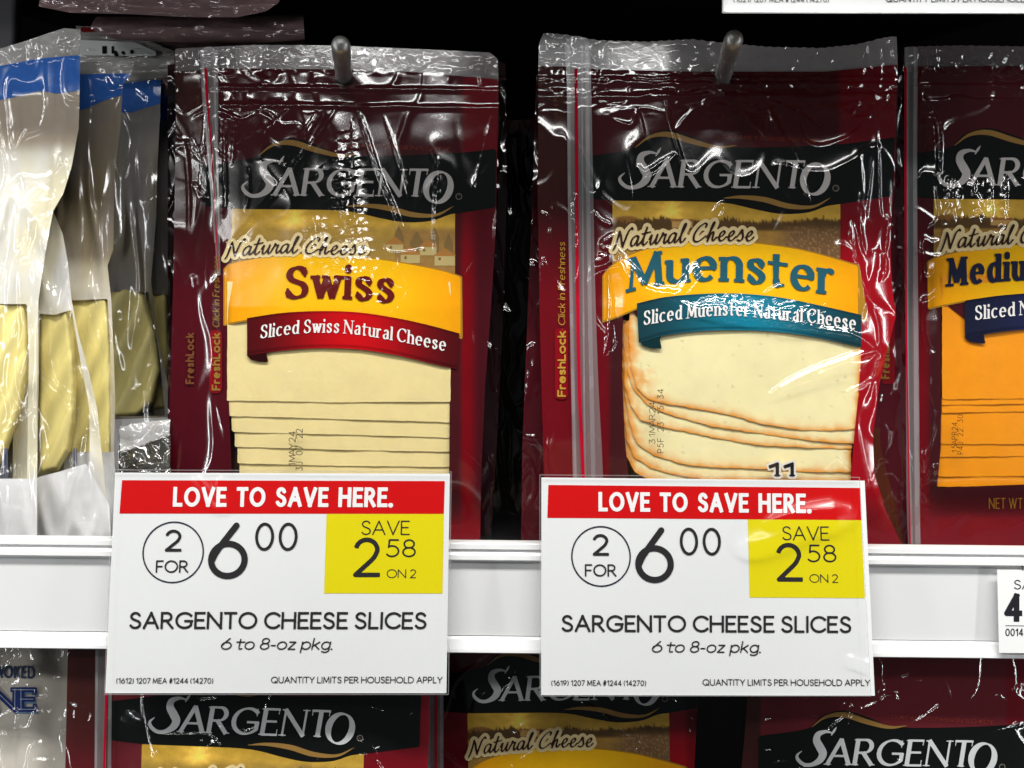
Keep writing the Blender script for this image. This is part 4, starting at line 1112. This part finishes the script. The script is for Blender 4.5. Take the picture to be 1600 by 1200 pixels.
rb = [(1508, 528), (1560, 519), (1620, 514), (1700, 514), (1780, 526), (1848, 542)]
ribbon(pn3, sf3, rt, rb, [.010, .012, .030], [.020, .026, .10], [.02, .02, .06], [(1508, 512), (1508, 528), (1516, 534), (1528, 536), (1540, 537), (1537, 522), (1542, 512)])
words("Sliced Natural Cheese", pn3, [(1523, 500), (1580, 494), (1640, 490), (1760, 500)], 22, dict(SERIF, wt=.15), .0009, sf3, C_WHITE, .8)
script_line(pn3, sf3, [(1470, 390), (1550, 384), (1620, 379), (1690, 378)], 30)
zipper(t, sf3, [[(1422, 74, 9), (1424, 400, 9), (1426, 740, 10), (1429, 860, 10)], [(1409+8, 74, 2.2), (1417, 300, 2.2), (1418, 600, 2.4), (1424, 850, 2.4)], [(1431, 74, 3.2), (1430, 300, 3.2), (1432, 600, 4), (1434, 850, 4)]],
       [(1415, 104, 2), (1415, 300, 2.0), (1416, 500, 1.5), (1420, 740, 1.2), (1422, 850, 1.2)])
flat("header_print_patch", t, [(1511, 83), (1530, 83), (1530, 102), (1511, 102)], 0, lambda X, Y: sf3(X, Y)+.0003, [.12, .22, .30], 6)
ch = [[(1472, 430), (1850, 430), (1850, 622), (1640, 622), (1472, 624)], [(1472, 560), (1850, 560), (1850, 632), (1600, 631), (1472, 633)], [(1472, 600), (1850, 600), (1850, 644), (1600, 643), (1472, 645)],
      [(1471, 620), (1850, 620), (1850, 694), (1600, 694), (1470, 694)], [(1470, 650), (1850, 650), (1850, 713), (1600, 713), (1468, 714)], [(1467, 680), (1850, 680), (1850, 744), (1600, 744), (1465, 745)], [(1465, 700), (1850, 700), (1850, 758), (1600, 758), (1464, 761)]]
slices(t, ch, Y3-.0054, .0005, plain(CHED), rnd=0)
seg = np.vstack([text_segs("15APR24", [(1496, 708), (1496, 660)], 9, OCR), text_segs("P4J 22:30", [(1505, 710), (1505, 648)], 9, OCR)])
ink("date_code", pn3, seg, .0012, sf3, [.12, .045, .01], .7)
words("NET WT", pn3, [(1545, 795), (1598, 795)], 17, dict(LIGHT, wt=.09, thin=.09), .0005, sf3, [.50, .20, .02], .9)
def f3(X, Y):
    pat = sum(np.exp(-((X-a)/b)**4)*smooth(y0-6, y0+6, Y)*(1-smooth(y1-8, y1+8, Y)) for a, b, y0, y1 in ((1482, 7, 272, 350), (1500, 5, 280, 345), (1530, 13, 272, 350), (1547, 3, 275, 345), (1588, 14, 275, 292), (1570, 4, 285, 350)))
    pat = np.clip(pat, 0, 1)*smooth(-.25, 0, pn(X/7, Y/14, 88))
    crump = (1-smooth(140, 200, Y))*(.00035*pn(X/15, Y/11, 77)+.00008*pn(X/6.5, Y/5.5, 78))*.12*(.2+.7*smooth(0, .3, pn(X/60, Y/30, 79)))+smooth(120, 106, Y)*(.0009*pn(X/26, Y/15, 77+20)+.0001*pn(X/9, Y/7, 78+20))
    slack = crump+.0007*pn(X/85, Y/110, 65)+.0003*pn(X/38, Y/55, 66)
    side = 1-smooth(1460, 1480, X)
    h = .0007*side*ridge(X/40, Y/90, 4, .12)*smooth(1432, 1440, X)+.0004*ridge(X/120, Y/110, 7, .08)*smooth(470, 420, Y)
    h = h+.0010*np.exp(-((Y-134-1.5*pn(X/30, Y*0, 2))/2.6)**2)*smooth(1430, 1445, X)+.0006*np.exp(-((Y-156-4*pn(X/60, Y*0, 5))/3.0)**2)*smooth(1440, 1470, X)
    h = h+smooth(112, 100, Y)*(.0009*pn(X/24, Y/30, 3)+.0007*ridge(X/30, Y/24, 8, .15))
    for i, (p, w, a, j) in enumerate([([(1452, 178), (1464, 195), (1468, 250), (1462, 290)], 3.6, .0020, .6), ([(1466, 190), (1468, 280), (1466, 340), (1450, 358)], 2.0, .0012, .5), ([(1478, 155), (1500, 152), (1525, 158)], 2.4, .0014, .8), ([(1482, 275), (1484, 310), (1482, 345)], 3.4, .0018, 2.5),
            ([(1494, 275), (1492, 320), (1490, 350)], 3.0, .0016, 2.0), ([(1520, 275), (1522, 300), (1530, 330), (1528, 345)], 3.4, .0018, 3), ([(1545, 275), (1548, 310), (1547, 345)], 3.0, .0014, 2), ([(1600, 278), (1575, 280), (1570, 310), (1568, 350)], 3.4, .0018, 2), ([(1570, 350), (1560, 362), (1556, 380)], 2.2, .0014, .5),
            ([(1444, 740), (1452, 700), (1466, 660)], 2.0, .0009, .3), ([(1460, 842), (1480, 826), (1500, 812), (1520, 800)], 5, .0012, 1.5), ([(1570, 830), (1620, 810), (1660, 812)], 4, .0010, 1.0), ([(1442, 742), (1442, 660), (1440, 600)], 2, .0008, .3)]):
        h = h+crease(X, Y, p, w, a, j, i+90)
    h = h+pat*(glare_saw(X, Y, 4.4+(Y-220)*.026+3.0*pn(X/6, Y/8, 57), 14, 12)+.0001*pn(X/4, Y/4, 90))
    return np.maximum(h+slack, -.0011)
film("clear_film", t, out3, sf3, .0016, f3, M_FILM, 2)

CLIP[:] = []
# ================= packs hanging behind on the same pegs
def back_pack(label, out, y0, zx, cat_txt=None, colr=(.10, .010, .016), seed=0, head=True, extra=None):
    t = root("sliced_cheese_pack", label, "cheese pack", np.mean([p[0] for p in out]), max(p[1] for p in out), y0, "sliced cheese packs hanging behind the front ones")
    sf = lambda X, Y: y0-.002*pn(X/60, Y/110, seed)-.001
    cc = np.array(colr)
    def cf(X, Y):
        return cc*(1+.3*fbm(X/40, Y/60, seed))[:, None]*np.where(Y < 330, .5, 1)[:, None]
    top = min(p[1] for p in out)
    pp = [(x, max(y, top+34)) for x, y in out]
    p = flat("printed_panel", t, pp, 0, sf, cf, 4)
    g, F = field_poly(out, 10); build("back_panel", t, g, F, lambda x, y: y0+.008+0*x, M_PRINT, [.05, .01, .012])
    if zx: ink("zipper", t, stroke_segs(cat([(zx, top+4, 9), (zx+2, 450, 9), (zx+6, 850, 9)], 8)), .001, sf, None, 3, mat=M_ZIP)
    if extra: extra(p, sf)
    hf = lambda X, Y: .0010*ridge(X/50, Y/120, seed+1, .07)+.0005*ridge(X/30, Y/60, seed+2, .08)
    film("clear_film", t, out, sf, .0012, hf, M_FILM, 3)
    return t
def ex(p, sf):
    words("FreshLock", p, [(1390, 592), (1390, 512)], 14, dict(MED, wt=.2, thin=.17), .0004, sf, np.array([.30, .16, .03]), 1.2)
    r = [(1378, 505), (1398, 505), (1398, 600), (1378, 600)]
    flat("red_badge", p, r, .0002, sf, np.array([.22, .006, .012]), 3)
    flat("orange_print_corner", p, [(1345, 672), (1374, 668), (1376, 700), (1402, 800), (1412, 850), (1396, 850), (1372, 770), (1350, 730)], .0003, sf, np.array([.10, .022, .010]), 3)
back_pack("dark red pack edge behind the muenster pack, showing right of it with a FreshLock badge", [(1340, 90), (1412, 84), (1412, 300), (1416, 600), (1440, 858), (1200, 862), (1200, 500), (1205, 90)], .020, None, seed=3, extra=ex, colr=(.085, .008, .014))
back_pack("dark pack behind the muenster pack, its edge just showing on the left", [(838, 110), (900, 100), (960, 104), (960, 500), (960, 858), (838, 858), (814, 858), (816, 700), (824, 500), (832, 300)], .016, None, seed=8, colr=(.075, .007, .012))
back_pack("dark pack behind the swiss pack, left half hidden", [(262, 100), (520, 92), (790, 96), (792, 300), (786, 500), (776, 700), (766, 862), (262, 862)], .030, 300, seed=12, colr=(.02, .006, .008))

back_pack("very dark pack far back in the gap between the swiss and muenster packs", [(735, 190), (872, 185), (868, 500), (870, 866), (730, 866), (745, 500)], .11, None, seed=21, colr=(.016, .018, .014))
# ================= lower shelf packs
def low_pack(label, ox, oy, scl, rot, y0, out, kind, seed, bright=1.0, zip_=None, mid=None):
    t = root("sliced_cheese_pack", label, "cheese pack", np.mean([p[0] for p in out]), max(p[1] for p in out), y0, "sliced cheese packs on the lower shelf")
    tf = TF(ox, oy, scl, rot)
    cxy = tf([(970, 420), (1345, 760)])
    sf = pillow((float(cxy[0][0]), float(cxy[0][1]), float(cxy[1][0]), float(cxy[1][1])), 60, .008, y0)
    CLIP[:] = [out]
    g, F = field_poly(out, 3)
    p = build("printed_panel", t, g, F, sf, M_PRINT, panel_colour(tf, mar=C_MAR*2.2))
    g, F = field_poly(out, 10); build("back_panel", t, g, F, lambda x, y: y0+.0045+0*x, M_PRINT, [.05, .01, .012])
    logo_print(p, sf, tf, silver=np.array([.62, .64, .65]), slogan=(seed == 3))
    landscape(p, sf, tf, kind, (957, 313, 1313, 420))
    b1 = tf([(941, 432), (955, 416), (990, 396), (1040, 382), (1100, 377), (1170, 379), (1240, 388), (1290, 400), (1343, 416)])
    b2 = tf([(941, 502), (965, 494), (1010, 476), (1060, 466), (1120, 461), (1180, 464), (1240, 474), (1300, 487), (1357, 501)])
    banner(p, sf, b1, b2)
    sg = tf.seg(text_segs("Natural Cheese", [(958, 388), (1040, 381), (1120, 377), (1178, 377)], 30, SCRIPT))
    ink("lettering_halo", p, sg, .0006, sf, C_CREAM*np.array([.85, .8, .75]), 1.5, grow=5)
    ink("script_lettering", p, sg, .0009, sf, C_INKBR, 1.0)
    CLIP[:] = []
    if zip_: zipper(t, sf, zip_[0], zip_[1])
    hf = lambda X, Y: .0006*ridge(X/90, Y/120, seed, .05)+.0007*ridge(X/30, Y/36, seed+2, .09)*smooth(.15, .35, pn(X/60, Y/50, seed+9))+sum((crease(X, Y, *c) for c in (mid or [])), 0)
    film("clear_film", t, out, sf, .0016, hf, M_FILM, 2.2)
    return t
low_pack("lower shelf pack with a large logo below the left sale sign", 231, 1146, .975, 1.6, -.052, [(106, 1012), (640, 1000), (668, 1030), (672, 1120), (664, 1290), (100, 1290)], 'village', 1, zip_=([[(160, 1015, 9), (158, 1120, 9), (156, 1290, 9)], [(151, 1015, 2), (149, 1290, 2)], [(172, 1015, 3), (170, 1290, 3)]], [(168, 1015, 1.8), (165, 1120, 1.8), (160, 1290, 1.8)]),
         mid=[([(435, 1140), (455, 1175), (470, 1210)], 3, .0018, .8, 1), ([(580, 1160), (590, 1200), (575, 1240)], 4, .0016, 2, 2), ([(240, 1150), (330, 1152), (340, 1190)], 2.4, .0012, 1, 3)])
low_pack("lower shelf pack between the two sale signs, set back, logo partly behind the right sign", 738, 1099, .885, -1.0, -.024, [(608, 1000), (1088, 1000), (1090, 1100), (1080, 1290), (600, 1290)], 'trees', 2, zip_=([[(680, 1010, 12), (680, 1290, 12)], [(670, 1010, 2), (670, 1290, 2)], [(690, 1010, 3), (690, 1290, 3)]], [(681, 1010, 1.8), (681, 1290, 1.8)]),
         mid=[([(900, 1090), (960, 1130), (1005, 1190)], 2.6, .0018, .5, 1), ([(870, 1085), (930, 1110), (990, 1160)], 2, .001, .5, 4)])
low_pack("lower shelf pack at the bottom right, bright red above its logo", 1243, 1198, .95, .4, -.040, [(1172, 1000), (1240, 1012), (1500, 1006), (1680, 1010), (1684, 1290), (1150, 1290), (1166, 1120)], 'trees', 3,
         mid=[([(1280, 1160), (1310, 1130), (1360, 1105), (1410, 1082)], 4.5, .0024, 1.2, 1), ([(1292, 1150), (1330, 1135), (1400, 1092)], 2.4, .0016, .5, 2), ([(1420, 1135), (1450, 1118), (1475, 1100)], 4, .002, 1, 3), ([(1240, 1092), (1262, 1118), (1290, 1122)], 2.2, .0014, .5, 4), ([(1540, 1150), (1580, 1138), (1600, 1130)], 3, .0016, 1, 5), ([(1580, 1080), (1600, 1072)], 4, .002, 1, 6), ([(1410, 1058), (1430, 1066), (1450, 1064)], 3, .0014, 1, 7)])

peg("steel display peg through the swiss pack header, left one", (537, 119, 0.0), (532, 66, -.046))
peg("steel display peg through the muenster pack header, right one, with a glossy round tip", (1130, 119, -.001), (1148, 56, -.047))
# ------------------------------------------------------------------ provolone packs on the left
M_PROV = mat_basic("provolone", attr=True, rough=.42, spec=.35, noise=(60, .06), sss=.10)
PALE = srgb(234, 218, 140)/.96
def prov_pack(label, y0, out, header_bot, blue_bot, win, cheese, seed, creases, label_poly=None, top=None, white=(.74, .73, .70), lay=None):
    t = root("provolone_pack", label, "cheese pack", np.mean([p[0] for p in out]), max(p[1] for p in out), y0, "provolone packs in a row on the left")
    xa = min(p[0] for p in out)-5; xb = max(p[0] for p in out)+5
    sf = lambda X, Y: y0-.004*np.sin(np.clip((Y-150)/700, 0, 1)*math.pi)-.0016*pn(np.asarray(X)/70, np.asarray(Y)/140, seed)-.0004*pn(np.asarray(X)/30, np.asarray(Y)/90, seed+4)-.0022*smooth(200, 330, np.asarray(Y, float))*ridge(np.asarray(X)/48, np.asarray(Y)/190, seed+77, .22)
    hb = cat(header_bot); bb = cat(blue_bot)
    ylo = lambda X: np.interp(X, hb[:, 0], hb[:, 1]); ybl = lambda X: np.interp(X, bb[:, 0], bb[:, 1])
    g = Grid(xa, min(p[1] for p in out)-6, xb, max(p[1] for p in out)+6, 2.5)
    base = poly_sd(g.X, g.Y, out)
    def wf(X, Y):
        f = np.full(X.shape, -1e3)
        for w in win: f = np.maximum(f, poly_sd(X, Y, w))
        return f
    F = np.minimum(np.minimum(base, g.Y-ybl(g.X)), -wf(g.X, g.Y))
    wc0 = np.array(white); top_shade = (np.array(top[:3]), top[3]) if top else (wc0, 0)  # top: brownish shade painted into the upper part of the panel colour
    wcf = lambda Y: (lambda k: top_shade[0]*(1-k)+wc0*k)(smooth(top_shade[1]-14, top_shade[1]+14, np.asarray(Y, float))[:, None])
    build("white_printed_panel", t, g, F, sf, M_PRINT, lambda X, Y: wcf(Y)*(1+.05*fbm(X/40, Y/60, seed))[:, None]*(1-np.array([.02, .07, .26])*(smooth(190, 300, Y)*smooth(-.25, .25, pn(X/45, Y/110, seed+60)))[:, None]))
    F = np.minimum(np.minimum(base, g.Y-ylo(g.X)), ybl(g.X)-g.Y)
    build("blue_band", t, g, F, lambda x, y: sf(x, y)-.0002, M_PRINT, lambda X, Y: np.array([.045, .17, .60])*(1+.15*fbm(X/40, Y/12, seed))[:, None])
    F = np.minimum(base, ylo(g.X)+4-g.Y)
    build("clear_header", t, g, F, lambda x, y: sf(x, y)+.0006, M_HEADER)
    g2, F2 = field_poly(out, 10); build("back_panel", t, g2, F2, lambda x, y: y0+.014+0*x, M_PRINT, [.34, .33, .31])
    def cf(X, Y, sd):
        s = np.sin((X*.9+Y*.36)/5.2+1.6*pn(X/40, Y/60, seed+2)+Y*.004)
        c = PALE*(1+.20*s+.05*fbm(X/30, Y/40, seed))[:, None]
        return c
    for k, cp in enumerate(cheese):
        sfc = lambda X, Y: y0-.0001-.004*np.sin(np.clip((Y-150)/700, 0, 1)*math.pi)-.0009*np.abs(np.sin((X*.9+Y*.36)/10.4+.8*pn(X/40, Y/60, seed+2)))
        solid("cheese_wedge", t, cp, 2.5, sfc, .009, M_PROV, cf, rnd=9, wob=1.0, seed=seed)
    if label_poly: 
        for lp in label_poly:
            g3, F3 = field_poly(lp, 3)
            n = build("white_bottom_label", t, g3, F3, lambda x, y: sf(x, y)-.0012, M_PRINT, lambda X, Y: np.array([.80, .80, .80])*(1+.05*fbm(X/22, Y/14, 3))[:, None])
    if lay: lay(t, sf)
    def hf(X, Y):
        slk = smooth(250, 360, Y)*.0011*ridge(X/55, Y/170, seed+50, .2)+.0012*pn(X/50, Y/90, seed+41)
        hd = (1-smooth(-4, 6, Y-ylo(X)))
        h = .0007*ridge(X/70, Y/200, seed, .05)+.0003*ridge(X/50, Y/140, seed+2, .06)*smooth(.1, .3, pn(X/80, Y/80, seed+9))+hd*(.0012*ridge(X/34, Y/30, seed+6, .14)+.0003*pn(X/16, Y/18, seed+3))
        for i, c in enumerate(creases): h = h+crease(X, Y, *c, seed+i)
        return np.maximum(h+slk, -.0014)
    film("clear_film", t, out, sf, .0018, hf, M_FILM, 2.2)
    return t

def bars(x0, x1, y0, y1, off=.0004):
    def f(t, sf):
        sg = []
        x = x0
        rr = random.Random(3)
        while x < x1:
            w = rr.choice([.5, .8, 1.3]); sg.append((x, y0, x, y1, w, w, 1, 1)); x += w*2+rr.choice([1.2, 2, 3])
        ink("barcode", t, np.array(sg), off, sf, [.12, .13, .18], 1.2)
    return f

prov_pack("nearest provolone pack at the left edge, crumpled clear top over a blue band", -.024,
    [(-90, 90), (-40, 84), (0, 76), (40, 64), (75, 52), (100, 44), (126, 46), (125, 120), (123, 200), (112, 260), (99, 302), (83, 330), (70, 400), (60, 470), (58, 600), (58, 836), (-90, 840)],
    [(-90, 120), (0, 103), (60, 92), (126, 86)], [(-90, 166), (0, 156), (60, 143), (90, 146), (126, 141)],
    [[(-80, 475), (42, 475), (45, 560), (42, 750), (-80, 750)]], [[(-70, 470), (42, 470), (48, 520), (46, 580), (34, 640), (14, 700), (-4, 736), (-70, 740)]], 3,
    [([(0, 305), (28, 277), (60, 278), (92, 268), (97, 240)], 2.4, .0020, .4), ([(38, 315), (62, 292), (80, 312), (40, 314)], 2.2, .0020, .3), ([(0, 430), (30, 395), (60, 350), (88, 330)], 2.6, .0016, .5), ([(52, 445), (50, 500), (45, 560), (24, 620)], 2.2, .0016, .4),
     ([(0, 668), (30, 640), (50, 645), (0, 680)], 2.4, .0018, .4), ([(57, 480), (57, 560), (56, 700)], 1.8, .0016, .2), ([(40, 60), (80, 75), (110, 62), (95, 80), (120, 72)], 3, .0022, 2), ([(60, 85), (75, 68), (90, 60)], 2.6, .002, 1)],
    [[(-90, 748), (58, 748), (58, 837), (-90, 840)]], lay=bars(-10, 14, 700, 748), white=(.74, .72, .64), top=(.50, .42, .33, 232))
prov_pack("second provolone pack, its yellow slices and torn white label right of the nearest one", -.014,
    [(40, 150), (90, 150), (90, 300), (83, 330), (98, 365), (106, 410), (112, 470), (122, 520), (138, 580), (152, 640), (158, 700), (166, 780), (172, 838), (20, 838), (20, 300)],
    [(20, 154), (90, 154)], [(20, 190), (90, 190)],
    [[(62, 490), (84, 492), (112, 484), (125, 560), (140, 640), (140, 752), (58, 752)]], [[(58, 480), (108, 478), (116, 540), (120, 600), (118, 660), (110, 705), (92, 735), (58, 745)]], 7,
    [([(82, 560), (88, 590), (106, 615), (115, 640)], 3.0, .0024, .4), ([(84, 415), (82, 480), (80, 560)], 2.0, .0018, .3), ([(84, 412), (95, 420), (104, 450), (112, 490)], 2.0, .0018, .3), ([(55, 445), (62, 470), (50, 500), (45, 560)], 2.4, .0022, .6),
     ([(118, 545), (135, 600), (150, 645), (158, 688)], 2.2, .0022, .3), ([(136, 668), (145, 675), (152, 676)], 2.6, .0020, .3), ([(62, 590), (90, 610), (112, 638), (130, 640)], 1.8, .0014, .3), ([(48, 738), (58, 742)], 2.4, .002, .3)],
    [[(58, 746), (96, 736), (135, 724), (150, 752), (171, 790), (173, 838), (56, 838)]], lay=bars(112, 124, 700, 732))
prov_pack("third provolone pack with a folded blue corner and striped yellow slices", .000,
    [(60, 100), (125, 98), (212, 92), (206, 114), (192, 132), (188, 200), (180, 260), (178, 330), (177, 390), (168, 415), (174, 470), (177, 540), (180, 620), (178, 700), (182, 780), (186, 845), (60, 845)],
    [(60, 118), (125, 116), (205, 115)], [(60, 176), (125, 172), (160, 158), (192, 148)],
    [[(100, 470), (168, 467), (172, 540), (173, 706), (100, 706)]], [[(70, 460), (170, 460), (176, 540), (178, 640), (176, 720), (70, 720)]], 11,
    [([(128, 188), (140, 170), (144, 150)], 3, .0022, .4), ([(150, 130), (165, 135), (172, 142), (195, 136)], 2.4, .0016, .5), ([(166, 165), (174, 152)], 2.0, .0014, .3), ([(171, 600), (177, 650), (178, 700)], 2.0, .0012, .3)],
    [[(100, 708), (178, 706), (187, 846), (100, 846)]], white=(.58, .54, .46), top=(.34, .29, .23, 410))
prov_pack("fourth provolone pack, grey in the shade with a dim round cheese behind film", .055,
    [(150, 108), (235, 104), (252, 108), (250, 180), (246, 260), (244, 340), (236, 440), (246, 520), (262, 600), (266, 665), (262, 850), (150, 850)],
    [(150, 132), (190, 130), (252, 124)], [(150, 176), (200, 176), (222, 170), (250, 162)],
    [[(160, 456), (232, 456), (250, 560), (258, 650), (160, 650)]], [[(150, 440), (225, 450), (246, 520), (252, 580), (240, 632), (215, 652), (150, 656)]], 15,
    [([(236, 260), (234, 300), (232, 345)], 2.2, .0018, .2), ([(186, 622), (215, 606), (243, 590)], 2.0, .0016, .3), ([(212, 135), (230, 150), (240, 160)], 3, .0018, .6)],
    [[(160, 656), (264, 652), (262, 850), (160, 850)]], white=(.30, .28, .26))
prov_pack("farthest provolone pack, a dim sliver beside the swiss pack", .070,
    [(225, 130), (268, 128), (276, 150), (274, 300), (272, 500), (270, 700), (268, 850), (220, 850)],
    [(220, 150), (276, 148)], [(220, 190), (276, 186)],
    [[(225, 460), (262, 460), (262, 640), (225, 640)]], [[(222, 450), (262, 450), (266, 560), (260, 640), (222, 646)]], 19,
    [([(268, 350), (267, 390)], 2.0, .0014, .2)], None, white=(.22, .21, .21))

# dark pack lying at the foot of the row
t = root("cheese_pack", "dark glossy pack with tiny black print lying behind the left sale sign's corner", "cheese pack", 225, 845, .002)
sfd = lambda X, Y: .000-.003*pn(np.asarray(X)/30, np.asarray(Y)/30, 2)-.0001*(np.asarray(Y)-650)
pd = flat("printed_panel", t, [(188, 706), (262, 680), (266, 736), (266, 848), (186, 848)], 0, sfd, [.035, .034, .03], 4)
flat("silver_corner", t, [(186, 668), (224, 660), (266, 655), (264, 682), (188, 708)], 0, sfd, [.36, .36, .36], 4)
g, F = field_poly([(186, 668), (266, 655), (266, 848), (186, 848)], 10); build("back_panel", t, g, F, lambda x, y: .014+0*x, M_PRINT, [.04, .04, .04])
words("KEEP REFRIGERATED", t, [(192, 716), (262, 684)], 7, SANS, .0004, sfd, [.01, .01, .01], .9)
film("clear_film", t, [(186, 664), (266, 653), (267, 848), (185, 848)], sfd, .001, lambda X, Y: .0016*ridge(X/24, Y/20, 5, .15), M_FILM, 2)

# ------------------------------------------------------------------ packs lying flat on the pile at the top left
def lying(label, poly, y0, col, seed, extra=None):
    t = root("lying_pack", label, "cheese pack", np.mean([p[0] for p in poly]), max(p[1] for p in poly), y0, "packs lying flat on top at the upper left")
    p = np.array(poly, float); yc = p[:, 1].mean(); hh = np.ptp(p[:, 1])/2
    sf = lambda X, Y: y0-.010*np.sqrt(np.clip(1-((np.asarray(Y)-yc)/(hh*1.05))**2, 0, 1))-.0012*pn(np.asarray(X)/40, np.asarray(Y)/9, seed)
    cc = np.array(col)
    a = flat("wrapper", t, poly, 0, sf, lambda X, Y: cc*(1+.35*fbm(X/70, Y/8, seed))[:, None], 3)
    g, F = field_poly(poly, 10); build("wrapper_back", t, g, F, lambda x, y: y0+.02+0*x, M_PRINT, cc*.6)
    if extra: extra(t, sf)
    film("clear_film", t, poly, sf, .0012, lambda X, Y: .0014*pn(X/22, Y/14, seed+30)+.0008*ridge(X/90, Y/10, seed, .14)+.0016*ridge(X/24, Y/14, seed+2, .12)*smooth(.1, .35, pn(X/60, Y/30, seed)), M_FILM, 2.4)
lying("upper dull maroon pack lying flat, touching the top edge", [(70, -40), (440, -40), (436, 4), (415, 18), (370, 27), (300, 27), (200, 22), (110, 20), (60, 10)], .020, (.36, .23, .23), 2)
lying("middle dull maroon pack lying flat under the upper one", [(150, 26), (400, 26), (474, 22), (476, 62), (400, 68), (280, 66), (180, 62), (140, 44)], .032, (.34, .22, .22), 5)
def exl(t, sf):
    flat("red_print_patch", t, [(126, 42), (152, 44), (150, 50), (126, 50)], .0003, sf, [.30, .02, .02], 3)
lying("grey wrapped pack lying flat, with a small red print patch", [(118, 40), (190, 44), (240, 66), (272, 80), (272, 120), (200, 126), (128, 112)], .050, (.55, .54, .52), 8, exl)
t = root("lying_pack", "maroon pack lying lowest of the flat pile, behind the swiss pack header", "cheese pack", 370, 120, .045, "packs lying flat on top at the upper left")
sfl = lambda X, Y: .045-.002*pn(np.asarray(X)/40, np.asarray(Y)/12, 4)
flat("wrapper", t, [(220, 60), (476, 56), (480, 140), (262, 140), (236, 96)], 0, sfl, [.30, .17, .17], 4)
g, F = field_poly([(220, 60), (476, 56), (480, 140), (262, 140)], 10); build("wrapper_back", t, g, F, lambda x, y: .06+0*x, M_PRINT, [.05, .02, .02])
film("clear_film", t, [(220, 58), (476, 54), (480, 140), (262, 140)], sfl, .001, lambda X, Y: .001*ridge(X/60, Y/10, 6, .14), M_FILM, 3)
# card with black marks seen behind the film
t = root("shelf_card", "small white card with black marks behind the provolone packs", "card", 182, 86, .044)
sfc_ = slab_surf(.038)
cdd = flat("card", t, [(122, 62), (210, 66), (252, 84), (236, 88), (122, 86)], 0, sfc_, [.75, .77, .76], 6, M_CARD)
g, F = field_poly([(122, 62), (210, 66), (236, 88), (122, 86)], 10); build("card_back", t, g, F, lambda x, y: .0386+0*x, M_CARD, [.4, .4, .4])
ink("black_marks", cdd, np.array([(163, 72, 163, 84, 3.5, 3.5, 1, 1), (176, 72, 176, 84, 1.8, 1.8, 1, 1), (180, 82, 182, 86, 3, 3, 0, 0), (192, 82, 193, 83, 2.6, 2.6, 0, 0), (206, 78, 206, 84, 2.8, 2.8, 1, 1)]), .0003, sfc_, [.01, .01, .012], 1.2)
t = root("case_bracket", "grey case post behind the leftmost provolone pack at top left", "bracket", 0, 120, .06)
solid("post", t, [(-120, -60), (36, -60), (33, 60), (20, 130), (-120, 130)], 8, slab_surf(.058), .01, M_CASE, rnd=8)

# smoked provolone pack below the shelf at the left
t = root("provolone_pack", "grey-white smoked provolone pack with blue lettering under the shelf at bottom left", "cheese pack", 50, 1290, -.03)
outb = [(-160, 1005), (108, 1005), (112, 1040), (108, 1120), (104, 1290), (-160, 1290)]
sfb = lambda X, Y: -.030-.005*smooth(112, 40, np.asarray(X))-.0015*pn(np.asarray(X)/50, np.asarray(Y)/60, 3)
pb = flat("white_printed_panel", t, outb, 0, sfb, lambda X, Y: np.array([.66, .62, .54])*(1+.08*fbm(X/50, Y/60, 5))[:, None], 3)
g, F = field_poly(outb, 10); build("back_panel", t, g, F, lambda x, y: -.022+0*x, M_PRINT, [.34, .33, .31])
words("SMOKED", pb, [(-20, 1059), (55, 1060)], 19, dict(COND, wt=.17, thin=.14), .0005, sfb, [.035, .06, .13], 1)
NE = text_segs("PROVOLONE", [(-300, 1109), (58, 1110)], 34, dict(BOOK, wt=.20, thin=.10, serif=.085, track=.05))
NE = NE[NE[:, 0] > -60]
sh = NE.copy(); sh[:, [0, 2]] += 3; sh[:, [1, 3]] += 4
ink("lettering_shadow", pb, sh, .0004, sfb, [.16, .27, .42], 1, grow=1)
ink("lettering", pb, NE, .0006, sfb, [.022, .045, .20], 1, grow=2)
th_ = NE.copy(); th_[:, 4:6] = .55
ink("lettering_inline", pb, th_, .0008, sfb, [.45, .50, .55], .8)
film("clear_film", t, outb, sfb, .0015, lambda X, Y: .0012*ridge(X/45, Y/50, 5, .10)+.0009*ridge(X/20, Y/26, 8, .13)*smooth(0, .3, pn(X/50, Y/50, 9)), M_FILM, 2.2)

for o in list(bpy.data.objects):
    if '_wl' in o: del o['_wl']
